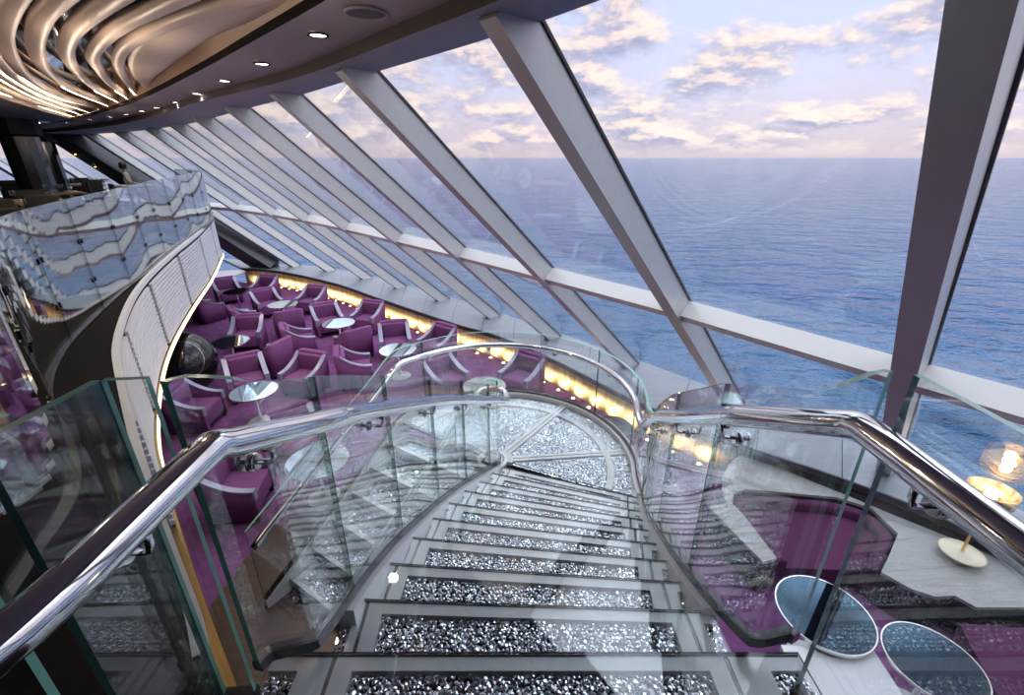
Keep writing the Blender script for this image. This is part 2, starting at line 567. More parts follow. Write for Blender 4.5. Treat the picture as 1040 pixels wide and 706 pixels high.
# ------------------------------------------------------------------ window ledge and the lit gold wall under it
SILL_IN = [(7.2, -2.6), (6.5, .6), (5.8, 2.1)] + [P(x, y, Z_SILL)[:2] for x, y in ((1040, 565), (940, 518), (860, 487), (757, 452), (644.6, 406), (564.6, 366), (503, 340), (464, 329), (380, 301), (340, 287.5), (278, 274.5), (245, 272))]
si = smooth_path([(x, y, 0) for x, y in SILL_IN], .12)
SILL_OUT = [(*BASES[k], 0) for k in ORDER[:16]]
so = resample([Vector(p) + Vector((.10, .10, 0)) for p in smooth_path(SILL_OUT, .12)], n=len(si))
mb = MB()
nseg = 26
for g in range(nseg):
    i0, i1 = g * (len(si) - 1) // nseg, (g + 1) * (len(si) - 1) // nseg
    rings = []
    for i in range(i0, i1 + 1):
        e = .006 if i in (i0, i1) else 0
        A, B = si[i], so[i]
        if i == i0: A, B = A.lerp(si[i + 1], .04), B.lerp(so[i + 1], .04)
        if i == i1: A, B = A.lerp(si[i - 1], .04), B.lerp(so[i - 1], .04)
        rings.append([(A.x, A.y, Z_SILL - .09), (A.x, A.y, Z_SILL - .012), (A.lerp(B, .01).x, A.lerp(B, .01).y, Z_SILL), (B.x, B.y, Z_SILL), (B.x, B.y, Z_SILL - .09)])
    mb.loft(rings, closed=True, caps=True, smooth=False)
    for q in range(len(mb.f) - (len(rings) - 1) * 5 - 2, len(mb.f)):
        pass
sill = mb.build('trim_1', [M['sill']])
tag(sill, 'broad pale grey stone ledge running along the foot of the slanted windows', 'window ledge', kind='structure')
mb = MB()
mb.ribbon([(p.x, p.y, Z_SILL - .05) for p in si], [(-.004, -.05), (.012, -.05), (.012, .038), (-.004, .038)])
tag(mb.build('trim_2', M['sill_edge']), 'dark band along the inner edge of the window ledge', 'ledge edge', kind='structure')

nsi = normals2d(si)
px_of = lambda p: 520 + F * p.x / (p.y * CT + (EYE - p.z) * ST)
gold_i = [i for i in range(len(si)) if si[i].y > 0 and 240 < px_of(Vector((si[i].x, si[i].y, Z_SILL))) < 757]
wall = [si[i] + nsi[i] * .16 for i in gold_i]
dot = (wall[0] - si[gold_i[0]]).dot(Vector((.7, .7, 0)))
sgn = 1 if dot > 0 else -1
wall = [si[i] + nsi[i] * .13 * sgn for i in gold_i]
mb = MB()
mb.ribbon([(p.x, p.y, 0) for p in wall], [(-.03, Z_LOW), (.03, Z_LOW), (.03, Z_SILL - .1), (-.03, Z_SILL - .1)], smooth=True)
gw = mb.build('wall_window', M['gold'])
tag(gw, 'low rippled gold wall under the window ledge, washed by warm uplights', 'wall', kind='structure')
others = [i for i in range(len(si)) if i < gold_i[0] + 1]
mb = MB()
mb.ribbon([(si[i].x + nsi[i].x * .05 * sgn, si[i].y + nsi[i].y * .05 * sgn, 0) for i in others], [(-.03, Z_LOW), (.03, Z_LOW), (.03, Z_SILL - .1), (-.03, Z_SILL - .1)], smooth=True)
tag(mb.build('wall_right', M['dark_wall']), 'dark low wall under the window ledge at the right', 'wall', kind='structure')

LCX, LCY = -.16, 4.10
# ------------------------------------------------------------------ floors and closing walls
floor_poly = [(p.x + nsi[i].x * .16 * sgn, p.y + nsi[i].y * .16 * sgn) for i, p in enumerate(si)][::2]
floor_poly += [(-11.5, 17.0), (-21, 18), (-21, -6), (7.2, -6)]
mb = MB(); mb.prism(floor_poly, Z_LOW - .1, Z_LOW)
tag(mb.build('floor', M['carpet']), 'purple carpet of the lower lounge', 'floor', kind='structure')

inl = [(LCX + 2.15 * math.cos(a), LCY + 2.15 * math.sin(a)) for a in [math.radians(-40 + 190 * k / 24) for k in range(25)]] + [(-3.0, 4.2), (-3.2, 1.0), (-3.0, -5), (1.9, -5), (1.9, 2.0)]
mb = MB(); mb.prism(inl, Z_LOW, Z_LOW + .004)
tag(mb.build('floor_inlay', M['parquet']), 'dark brown timber floor round the foot of the staircase', 'floor', kind='structure')
RIM = [P(x, y, 0)[:2] for x, y in ((215, 221), (200, 237), (175, 257), (150, 280), (134, 301), (121, 333), (117, 358), (120, 378), (125, 400), (132, 430), (145, 475))] + [(-1.6, 1.6), (-1.25, 1.24), (-1.03, 1.0), (-.93, .8)]
rim = smooth_path([(x, y, 0) for x, y in RIM], .1)
up_poly = [(p.x, p.y) for p in rim[::2]] + [(-.86, .62), (.95, .62), (.95, -6), (-21, -6), (-21, 17.2), (-14.4, 16.6), (-11.2, 15.9), (-9.7, 14.6), (-8.7, 13.6)]
mb = MB(); mb.prism(up_poly, -.35, -.004)
fu = mb.build('floor_upper', M['dark_floor'])
tag(fu, 'dark floor of the upper deck', 'floor', kind='structure')
for nm, a, b, lab in (('wall_back', (-21, -6), (8.4, -6), 'dark wall behind the viewer'), ('wall_left', (-21, -6), (-21, 18.5), 'dark wall at the far left of the upper deck')):
    mb = MB()
    mb.ribbon([(*a, 0), (*b, 0)], [(-.05, Z_LOW), (.05, Z_LOW), (.05, 2.9), (-.05, 2.9)])
    tag(mb.build(nm, M['dark_wall']), lab, 'wall', kind='structure')

# ------------------------------------------------------------------ louvred white fascia of the upper deck with its light strip
fas = thing('louvered_fascia', 'curved white louvred fascia under the upper deck edge with a warm light strip along its foot', 'fascia', (0, 0, 0), kind='structure')
fz0, fz1 = -1.04, -.02
frim = [p for p in rim if p.x < -1.0]
# turn the far end round the corner
far = [Vector((-9.6, 13.9, 0)), Vector((-8.9, 13.35, 0)), Vector((-8.35, 13.0, 0))]
fpath = resample(smooth_path([tuple(v) for v in far] + [tuple(p) for p in frim[::4]] + [tuple(frim[-1])], .08), .08)
fn = normals2d(fpath)
c_ = fpath[len(fpath) // 2]
void = 1 if (fn[len(fpath) // 2]).dot(Vector((.7, -.3, 0))) > 0 else -1
mb = MB()
mb.ribbon([p - fn[i] * .02 * void for i, p in enumerate(fpath)], [(-.012, fz0 + .02), (.012, fz0 + .02), (.012, fz1), (-.012, fz1)])
mb.build('backing', M['sill_edge'], fas)
mb = MB()
ns = 16
seam = {int(k) for k in range(9, len(fpath), 27)}
for s_ in range(ns):
    z = fz0 + .05 + (fz1 - fz0 - .12) * (s_ + .5) / ns
    hh = (fz1 - fz0 - .12) / ns * .34
    run = []
    for i, p in enumerate(fpath):
        if i in seam or p.y < 2.5:
            if len(run) > 2:
                mb.ribbon(run, [(-.018, z - hh), (.018, z - hh), (.010, z + hh), (-.018, z + hh)])
            run = []
        else:
            run.append(p + fn[i] * .012 * void)
    if len(run) > 2:
        mb.ribbon(run, [(-.018, z - hh), (.018, z - hh), (.010, z + hh), (-.018, z + hh)])
mb.build('louvers', M['louver'], fas)
mb = MB()
mb.ribbon([p + fn[i] * .0 for i, p in enumerate(fpath)], [(-.022, fz1 - .03), (.022, fz1 - .03), (.022, fz1 + .03), (-.022, fz1 + .03)])
mb.build('rim', M['white_metal'], fas)
mb = MB()
mb.ribbon([p + fn[i] * .01 * void for i, p in enumerate(fpath)], [(-.04, fz0 - .02), (.04, fz0 - .02), (.04, fz0 + .045), (-.04, fz0 + .045)])
mb.build('bottom_rail', M['brass'], fas)
mb = MB()
mb.ribbon([p + fn[i] * .052 * void for i, p in enumerate(fpath) if p.y > 2.75], [(-.012, fz0 - .012), (.012, fz0 - .012), (.012, fz0 + .03), (-.012, fz0 + .03)])
ls = mb.build('light_strip', M['led'], fas); ls['label'] = 'warm glowing strip'
mb = MB()
mb.prism([(p.x, p.y) for p in rim[::2]] + [(-2.2, .4), (-6, 2.5), (-10, 9), (-10, 13.5)], -1.0, -.96)
tag(mb.build('ceiling_lower', M['dark_wall']), 'dark underside of the upper deck', 'ceiling', kind='structure')

# ------------------------------------------------------------------ ceiling
E0 = [(5.4, -6.2), (4.7, -3.9)] + [TOPS[k] for k in 'XYABCDEFGHIJ'] + [TOPS['K'], TOPS['L'], (-21, 18.4)]
E1 = [(4.3, -6.2), (3.3, -3.2), (2.2, -.6), (1.1, 1.1), (-.06, 2.66), (-.64, 3.35), (-2.06, 4.98), (-4.34, 7.07), (-6.77, 9.54), (-10.51, 12.75), (-14.2, 15.2), (-17.5, 16.5), (-21, 17.2)]
E2 = [(3.4, -6.2), (2.4, -2.2), (1.2, .2), (.1, 1.75), (-1.0, 3.04), (-1.77, 3.86), (-3.27, 5.43), (-5.65, 7.81), (-8, 9.95), (-10.38, 11.95), (-13.5, 14.0), (-17, 15.3), (-21, 16.0)]
E3 = [(1.6, -2.2), (.7, 0), (-.5, 2.0), (-1.8, 3.7), (-3.3, 5.45), (-5.25, 7.4), (-6.3, 8.4), (-7.6, 9.7), (-9.1, 11.0), (-10.4, 12.0)]
NN = 140
def rs(pts, z, n=NN):
    return [Vector((p.x, p.y, z)) for p in resample(smooth_path([(x, y, 0) for x, y in pts], .1), n=n)]
e0, e1, e2 = rs(E0, Z_CEIL), rs(E1, Z_CEIL), rs(E2, 2.31)
ceil = thing('ceiling', 'mauve stepped ceiling sweeping in bands above the windows', 'ceiling', kind='structure')
mb = MB()
mb.loft([[(p.x, p.y, Z_CEIL + .16) for p in e0], [tuple(p) for p in e0], [tuple(p) for p in e1]])
mb.build('outer_soffit', M['ceiling'], ceil)
mb = MB(); mb.loft([[tuple(p) for p in e1], [(p.x, p.y, 2.285) for p in e1]])
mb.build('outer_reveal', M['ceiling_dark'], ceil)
mb = MB(); mb.loft([[(p.x, p.y, 2.285) for p in e1], [tuple(p) for p in e2]])
mb.build('inner_soffit', M['ceiling'], ceil)
mb = MB(); mb.loft([[tuple(p) for p in e2], [(p.x, p.y, 2.37) for p in e2]])
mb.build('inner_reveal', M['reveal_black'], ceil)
e2c = [Vector((p.x, p.y, 2.37)) for p in resample(smooth_path([(x, y, 0) for x, y in E2[1:10]], .1), n=NN)]
e3 = rs(E3, 2.52)
mb = MB()
mid = [a.lerp(b, .5) + Vector((0, 0, .035)) for a, b in zip(e2c, e3)]
mb.loft([[tuple(p) for p in e2c], [tuple(p) for p in mid], [tuple(p) for p in e3], [(p.x, p.y, 2.63) for p in e3]])
mb.build('cove', M['cove'], ceil)
LEFTLINE = [(-10.4, 12.0), (-9.3, 10.2), (-7.7, 7.75), (-5.9, 4.6), (-4.4, 1.6)]
mb = MB()
mb.prism(LEFTLINE + [(-4.4, -6.1), (-21, -6.1), (-21, 16.3), (-17, 15.5), (-13.5, 14.2)], 2.33, 2.38)
mb.prism([(-4.4, 1.6), (-4.4, -6.1), (3.5, -6.1), (2.45, -2.2), (1.25, .2), (.15, 1.75), (-.9, 2.7)], 2.325, 2.38)
mb.build('flat_soffit', M['ceiling'], ceil)
mb = MB()
mb.prism([(-12, 13.5), (-4.6, -1), (2.0, -2), (-1, 3.5), (-6, 8.6), (-10, 12.6)], 2.63, 2.65)
mr = mb.build('mirror_panel', M['mirror'], ceil); mr['label'] = 'mirrored ceiling panel above the fins'
mb = MB()
mb.loft([[(x, y, 2.33) for x, y in LEFTLINE], [(x, y, 2.64) for x, y in LEFTLINE]])
mb.build('fin_reveal', M['cove'], ceil)

# curved fins: pixel course from tip outwards, at fin level
FINS = [
    [(138, 93.5), (125, 76), (120, 60), (127, 46), (150, 32), (190, 15), (240, 0), (268, -8), (300, -18)],
    [(130, 97.5), (110, 82), (98, 66), (94, 56), (102, 42), (124, 24), (158, 7), (178, -2), (210, -16), (245, -30)],
    [(121, 101.5), (96, 88), (76, 70), (67, 50), (75, 29), (96, 11), (115, -2), (145, -20), (180, -38)],
    [(111, 105.5), (72, 89), (46, 70), (36, 46), (42, 18), (58, 0), (80, -18), (108, -36)],
    [(102, 108.7), (64, 98), (30, 79), (10, 56), (3, 32), (13, 0), (30, -22)],
    [(92, 112.5), (52, 98), (22, 82), (2, 66), (-14, 44), (-16, 10)],
    [(85, 115.5), (40, 98), (2, 76), (-20, 60)],
    [(77, 117), (28, 101), (-6, 87), (-40, 70)],
]
ords = ['first', 'second', 'third', 'fourth', 'fifth', 'sixth', 'seventh', 'eighth']
for fi, pix in enumerate(FINS):
    pts = [P(x, y, 2.44) for x, y in pix]
    path = smooth_path(pts, .1)
    n = len(path)
    O = path[0].copy(); O.z = 2.44
    root = thing('ceiling_fin', '%s curved pale bronze ceiling fin counted from the window side, light line under its tip' % ords[fi], 'ceiling fin', O, group='curved ceiling fins')
    loc = [p - O for p in path]
    def prof(t, fi=fi):
        w = .026 + .046 * min(1, t * 1.35) ** .8
        return [(w * math.cos(a), .0 + .05 * math.sin(a)) for a in [2 * PI * k / 18 for k in range(18)]]
    mb = MB(); mb.ribbon(loc, prof, smooth=True)
    mb.build('fin_body', M['fin'], root)
    nn_ = normals2d(loc)
    k = max(4, int(n * (.13, .17, .22, .34, .5, .8, .95, .95)[fi]))
    s_ = 1 if nn_[n // 3].dot(Vector((-1, -.3, 0))) > 0 else -1
    mb = MB(); mb.tube([p + nn_[i] * s_ * (.024 + .03 * min(1, i / n * 1.35)) + Vector((0, 0, -.035)) for i, p in enumerate(loc[:k])], .009, 6)
    mb.build('light_strip', M['led_soft'], root)
# the leaf-shaped lobe next to the cove
pts = [P(x, y, 2.46) for x, y in ((148, 86.5), (146, 76), (158, 56), (190, 30), (245, 6), (285, -8), (330, -22))]
path = smooth_path(pts, .1); O = path[0].copy()
root = thing('ceiling_fin', 'broad leaf-shaped bronze fin lying against the lit cove beside the soffit', 'ceiling fin', O, group='curved ceiling fins')
mb = MB()
mb.ribbon([p - O for p in path], lambda t: [((.03 + .19 * math.sin(min(1, t * 1.5) * PI * .62)) * math.cos(a), .01 + .07 * math.sin(a)) for a in [2 * PI * k / 18 for k in range(18)]], smooth=True)
mb.build('fin_body', M['fin'], root)

for x, y in ((-3.2, 4.2), (-4.6, 5.6), (-5.9, 7.2), (-7.4, 8.8), (-3.6, 2.6), (-5.2, 4.2), (-1.5, 2.6)):  # unseen warm fill lights added below the fins to brighten them, no fittings
    L = bpy.data.lights.new('added_fin_fill', 'POINT'); L.energy = 7; L.color = (1, .80, .60); L.shadow_soft_size = .02
    lo_ = bpy.data.objects.new('added_fin_fill', L); COL.objects.link(lo_); lo_.location = (x, y, 1.95)
# downlights in the inner soffit
DL = [(323, 36), (266, 65), (228, 82), (200, 94.5), (179, 103.5), (159, 109), (144, 112.5), (128, 116), (112, 119), (93, 122), (70, 125.5)]
dl_words = ['nearest, square', 'second nearest, warm', 'third', 'fourth', 'fifth', 'sixth', 'seventh', 'eighth', 'ninth', 'tenth', 'farthest']
proto = None
for i, (x, y) in enumerate(DL):
    c = P(x, y, 2.29)
    q = Vector((c[0], c[1], 0))
    d1 = min((Vector((p.x, p.y, 0)) - q).length for p in e1); d2 = min((Vector((p.x, p.y, 0)) - q).length for p in e2)
    c = (c[0], c[1], 2.285 + .025 * d1 / (d1 + d2) - .004)
    lab = 'small recessed ceiling downlight, %s of the row along the curved soffit' % dl_words[i]
    if proto is None:
        proto = thing('downlight', lab, 'downlight', c, group='downlights along the curved soffit')
        mb = MB(); mb.lathe([(.075, .004), (.075, -.008), (.056, -.008), (.054, .002)], (0, 0, 0), 24); mb.build('trim_ring', M['ceiling_dark'], proto)
        mb = MB(); mb.lathe([(.0, -.003), (.054, -.003), (.054, .002)], (0, 0, 0), 24); mb.build('lens', M['lamp_white'], proto)
    else:
        dup(proto, lab, c, 0, 'downlights along the curved soffit')
    if i < 8:
        L = bpy.data.lights.new('downlight_lamp', 'SPOT'); L.energy = 55; L.color = (1, .88, .76); L.spot_size = 1.9; L.spot_blend = .8; L.shadow_soft_size = .05
        lo = bpy.data.objects.new('downlight_lamp', L); COL.objects.link(lo); lo.location = (c[0], c[1], c[2] - .03)
c = P(372, 13, 2.292)
sp = thing('ceiling_speaker', 'round dark speaker grille flush in the mauve soffit', 'speaker', c)
mb = MB(); mb.lathe([(0, -.006), (.10, -.006), (.112, -.004), (.114, .003)], (0, 0, 0), 28); mb.build('grille', M['ceiling_dark'], sp)
mb = MB(); mb.lathe([(.112, .003), (.114, -.010), (.126, -.008), (.128, .003)], (0, 0, 0), 28); mb.build('ring', M['ceiling'], sp)
c = P(29, 123, 2.33)
sp = thing('ceiling_light', 'flat round ceiling light left of the fins near the dark columns', 'ceiling light', c)
mb = MB(); mb.lathe([(0, -.03), (.34, -.03), (.38, -.02), (.40, .003)], (0, 0, 0), 32); mb.build('housing', M['white'], sp)
mb = MB(); mb.lathe([(0, -.034), (.20, -.034), (.2, -.028)], (0, 0, 0), 32); mb.build('lens', M['lamp_white'], sp)

# ------------------------------------------------------------------ staircase
LEFT = [(-.58, .99), (-.59, 1.32), (-.565, 1.65), (-.525, 1.98), (-.47, 2.31), (-.41, 2.64), (-.33, 2.97), (-.23, 3.29), (-.12, 3.62), (-.02, 3.93)]
RIGHT = [(.70, .99), (.695, 1.27), (.71, 1.55), (.75, 1.83), (.795, 2.115), (.845, 2.40), (.90, 2.68), (.97, 2.96), (1.05, 3.24), (1.13, 3.52)]
LEFT = [Vector((*p, 0)) for p in LEFT]; RIGHT = [Vector((*p, 0)) for p in RIGHT]
NEWEL = Vector((-.215, 4.06, 0))
LC = Vector((-.16, 4.10, 0)); LR = 1.48
U = Vector((-.54, -.84, 0)).normalized()
stairs = thing('glass_staircase', 'glass staircase filled with sparkling crystals turning left round a landing', 'staircase')

def crystal_mesh(mb, inside, size, bbox, z):
    """a bed of faceted stones over the area where inside(x, y) is true"""
    x0, x1, y0, y1 = bbox
    nx, ny = int((x1 - x0) / size), int((y1 - y0) / size)
    rnd = random.random
    for a in range(nx + 1):
        for b in range(ny + 1):
            x = x0 + (a + .5 * (b % 2) + (rnd() - .5) * .5) * size
            y = y0 + (b + (rnd() - .5) * .5) * size
            if not inside(x, y):
                continue
            r = size * (.56 + .22 * rnd())
            ax = Vector((rnd() - .5, rnd() - .5, .45 + rnd() * .5)).normalized()
            u = ax.orthogonal().normalized(); v = ax.cross(u)
            ph = rnd() * 6.28
            C = Vector((x, y, z + rnd() * size * .25))
            k = 6
            ring = [C + (u * math.cos(ph + 2 * PI * j / k) + v * math.sin(ph + 2 * PI * j / k)) * r for j in range(k)]
            top = [C + (u * math.cos(ph + 2 * PI * (j + .5) / k) + v * math.sin(ph + 2 * PI * (j + .5) / k)) * r * .52 + ax * r * .42 for j in range(k)]
            vs = ring + top + [C - ax * r * .75]
            fs = [[6, 7, 8, 9, 10, 11]]
            for j in range(k):
                q = (j + 1) % k
                fs += [[j, q, 6 + j], [q, 6 + q, 6 + j], [q, j, 12]]
            mb.add(vs, fs)

def in_poly(poly):
    def f(x, y):
        c = False
        n = len(poly)
        for i in range(n):
            (xa, ya), (xb, yb) = poly[i], poly[(i + 1) % n]
            if (ya > y) != (yb > y) and x < (xb - xa) * (y - ya) / (yb - ya) + xa:
                c = not c
        return c
    return f

def bil(q, u, v):
    """q = back-left, back-right, front-left, front-right"""
    return q[0].lerp(q[1], u).lerp(q[2].lerp(q[3], u), v)

def make_tread(bl, br, fl, fr, z, size, ext_l=.075, ext_r=.105, riser=False):
    c = (bl + br + fl + fr) / 4; c.z = z
    loc = [Vector((p.x - c.x, p.y - c.y, 0)) for p in (bl, br, fl, fr)]
    W = ((loc[1] - loc[0]).length + (loc[3] - loc[2]).length) / 2
    D = ((loc[2] - loc[0]).length + (loc[3] - loc[1]).length) / 2
    el, er = -ext_l / W, 1 + ext_r / W
    quad = lambda u0, u1, v0, v1: [tuple(bil(loc, u, v)[:2]) for u, v in ((u0, v0), (u1, v0), (u1, v1), (u0, v1))]
    bs = .068 / W; fb = 1 - .052 / D; g = .008 / W
    mb = MB()
    mb.prism(quad(el, er, -.05, .985), -.075, -.045)                              # tray floor
    mb.prism(quad(el, er, .985, 1.0), -.075, -.010, 1)                            # front lip
    if riser:
        mb.prism(quad(el, er, .955, .975), -RISE + .0, -.075, 0)
    tr = mb.build('tread', [M['tray'], M['groove'], M['frost']], stairs)
    tr.location = c
    mb = MB()
    for u0, u1, v0, v1 in ((g, bs, -.05, .98), (1 - bs, 1 - g, -.05, .98), (bs, 1 - bs, fb, .98), (el, -g, fb, .98), (1 + g, er, fb, .98),
                           (el * .52, -g, -.05, fb), (1 + g, 1 + (er - 1) * .52, -.05, fb)):
        mb.prism(quad(u0, u1, v0, v1), -.045, -.012)
    for u in (0, 1):
        mb.prism(quad(u - g * .8, u + g * .8, -.05, .98), -.045, -.018, 1)
    mb.build('frosted_border', [M['frost'], M['groove']], tr)
    mb = MB()
    for u0, u1, v0, v1 in ((bs, 1 - bs, -.04, fb), (el, el * .52, -.04, fb), (1 + (er - 1) * .52, er, -.04, fb)):
        poly = quad(u0, u1, v0, v1)
        xs, ys = [p[0] for p in poly], [p[1] for p in poly]
        crystal_mesh(mb, in_poly(poly), size, (min(xs), max(xs), min(ys), max(ys)), -.032)
    cb = mb.build('crystal_bed', M['crystal'], tr); cb['kind'] = 'stuff'; cb['label'] = 'loose sparkling crystals under the glass'
    mb = MB(); mb.prism(quad(el, er, -.04, 1.0), -.009, .0, 0, 1)
    mb.build('glass_plate', [M['tread_glass'], M['groove']], tr)

for i in range(10):
    if i == 0:
        bl, br = Vector((-.58, .55, 0)), Vector((.70, .55, 0))
        make_tread(bl, br, LEFT[0], RIGHT[0], 0, .0165, .20, .24)
    else:
        make_tread(LEFT[i - 1], RIGHT[i - 1], LEFT[i], RIGHT[i], -RISE * i if i < 9 else Z_LAND, .0165 if i < 5 else .0175)

# landing: a fan between the end of the upper flight and the start of the lower flight
A0, A1 = math.radians(-24), math.radians(147)
land = MB()
fan = lambda r0, r1, a0, a1, n=28: [(LC.x + r0 * math.cos(a0 + (a1 - a0) * k / n), LC.y + r0 * math.sin(a0 + (a1 - a0) * k / n)) for k in range(n + 1)] + \
    [(LC.x + r1 * math.cos(a1 - (a1 - a0) * k / n), LC.y + r1 * math.sin(a1 - (a1 - a0) * k / n)) for k in range(n + 1)]
zl = Z_LAND - .002
land.prism(fan(.03, LR + .05, A0, A1), zl - .075, zl - .045)
lo = land.build('landing', M['tray'], stairs)
mb = MB()
mb.prism(fan(LR - .30, LR - .23, A0, A1), zl - .045, zl - .012)
mb.prism(fan(LR - .02, LR + .05, A0, A1), zl - .045, zl - .006)
mb.prism(fan(.10, .17, A0, A1), zl - .045, zl - .012)
for deg in (6, 54, 101):
    a = math.radians(deg); dx = Vector((math.cos(a), math.sin(a), 0)); px = Vector((-dx.y, dx.x, 0))
    for w0, w1, z1, mi in ((-.045, -.006, -.012, 0), (-.006, .006, -.018, 1), (.006, .045, -.012, 0)):
        q = [LC + dx * .15 + px * w0, LC + dx * (LR) + px * w0, LC + dx * (LR) + px * w1, LC + dx * .15 + px * w1]
        mb.prism([(p.x, p.y) for p in q], zl - .044, zl + z1 + .001, mi)
mb.build('frosted_border', [M['frost'], M['groove']], lo)
mb = MB()
def in_land(x, y):
    dx, dy = x - LC.x, y - LC.y
    r = math.hypot(dx, dy); a = math.atan2(dy, dx)
    if a < A0 - .01: a += 2 * PI
    return .17 < r < LR - .02 and A0 < a < A1 and not (LR - .30 < r < LR - .23) and not any(abs(math.sin(a - math.radians(d))) * r < .045 and math.cos(a - math.radians(d)) > 0 for d in (6, 54, 101))
crystal_mesh(mb, in_land, .0185, (LC.x - LR, LC.x + LR, LC.y - LR, LC.y + LR), zl - .034)
cb = mb.build('crystal_bed', M['crystal'], lo); cb['kind'] = 'stuff'; cb['label'] = 'loose sparkling crystals under the landing glass'
mb = MB(); mb.prism(fan(.03, LR + .03, A0, A1), zl - .009, zl, 0, 1)
mb.build('glass_plate', [M['tread_glass'], M['groove']], lo)

# lower flight
NL = 6
going = .29
inner0 = LC + Vector((math.cos(A1), math.sin(A1), 0)) * .14
outer0 = LC + Vector((math.cos(A1), math.sin(A1), 0)) * (LR - .06)
for k in range(NL):
    z = Z_LAND - (k + 1) * (Z_LAND - Z_LOW) / (NL + 1)
    a, b = inner0 + U * going * k, outer0 + U * going * k
    c, d = inner0 + U * going * (k + 1), outer0 + U * going * (k + 1)
    make_tread(b, a, d, c, z, .026, .05, .05, riser=True)

# edges: channel courses of the two balustrades (z = foot)
def off(pts, i, o):
    t = pts[min(i + 1, 9)] - pts[max(i - 1, 0)]
    t.normalize()
    return pts[i] + Vector((t.y, -t.x, 0)) * o
li = []
for i in range(1, 10):
    p = off(LEFT, i, -(.05, .05, .07, .08, .085, .09, .095, .10, .11, .12)[i]); li.append((p.x, p.y, -RISE * i + .055))
hp = []
for k in range(1, 7):
    a = math.radians(-17 + 164 * k / 6)
    hp.append((NEWEL.x + .085 * math.cos(a), NEWEL.y + .085 * math.sin(a), Z_LAND + .05))
inner_end = NEWEL + Vector((math.cos(A1), math.sin(A1), 0)) * .085
low_in = [(inner_end.x + U.x * d, inner_end.y + U.y * d, Z_LAND + .05 - 1.10 * d / 2.0) for d in (.35, .8, 1.3, 2.0)]
lj = [Vector((-.752, .872, .11)), Vector((-.745, .90, .105)), Vector((-.735, .92, .10)), Vector((-.70, .94, .088)), Vector((-.66, .962, .072)), Vector((-.635, .985, .05)), Vector((-.636, 1.05, .015))]
left_path = [p for q in zip(lj, lj[1:]) for p in resample(list(q), n=3)[:2]] + smooth_path([(-.636, 1.12, -.02)] + li, .05) + smooth_path([li[-1]] + hp, .03)[1:] + smooth_path([hp[-1]] + low_in, .05)[1:]
ri = [(.775, 1.08, -.0)]
for i in range(1, 10):
    p = off(RIGHT, i, (.095, .095, .115, .12, .125, .125, .125, .125, .125, .125)[i]); ri.append((p.x, p.y, -RISE * i + .055))
arc = []
for k in range(0, 15):
    a = math.radians(-14 + (147 + 14) * k / 14)
    arc.append((LC.x + LR * math.cos(a), LC.y + LR * math.sin(a), Z_LAND + .04))
oe = Vector(arc[-1])
low_out = [(oe.x + U.x * d, oe.y + U.y * d, Z_LAND + .04 - 1.10 * d / 2.0) for d in (.35, .8, 1.3, 2.0)]
rj = [Vector((.872, .94, .135)), Vector((.865, .955, .13)), Vector((.845, .965, .115)), Vector((.80, .972, .085)), Vector((.776, .985, .06)), Vector((.775, 1.04, .02))]
right_path = [p for q in zip(rj, rj[1:]) for p in resample(list(q), n=3)[:2]] + smooth_path(ri + arc + low_out, .05)

# stringers under the channels
for path, nm in ((left_path, 'stringer'), (right_path, 'stringer')):
    mb = MB(); mb.ribbon(path[14:], [(-.034, -.24), (.034, -.24), (.034, -.034), (-.034, -.034)])
    mb.build(nm, M['white_metal'], stairs)

ringp = [p for p in right_path if p.z < -1.47 and p.y > 3.4 and (p - oe).length > .05 and p.z > -1.56]
mb = MB(); mb.ribbon(ringp, [(-.050, -.06), (.050, -.06), (.050, -.004), (-.050, -.004)])
o = mb.build('landing_rim', M['white_metal'], stairs); o['label'] = 'white rim curving round the landing'
mb = MB(); mb.lathe([(.125, -.03), (.165, -.03), (.165, .02), (.155, .03), (.13, .03), (.125, -.03)], (NEWEL.x, NEWEL.y, Z_LAND), 32)
mb.lathe([(0, .012), (.072, .012)], (NEWEL.x, NEWEL.y, Z_LAND), 32)
o = mb.build('newel_ring', M['white_metal'], stairs); o['label'] = 'white ring at the turning point of the stair'
def height_fn(path, hi, lo_, first=None):
    def f(t):
        z = path[int(round(t * (len(path) - 1)))].z
        y = path[int(round(t * (len(path) - 1)))].y
        if first is not None and y < 1.6 and t < .3: return first + (hi - first) * max(0, min(1, (y - .9) / .7))
        if z > -.8: return hi
        k = min(1, (-.8 - z) / .7)
        return hi + (lo_ - hi) * k
    return f

def rail_from(path, inset, h, side):
    nor = normals2d(path)
    return [p + nor[i] * inset * side + Vector((0, 0, h(i / (len(path) - 1)))) for i, p in enumerate(path)]

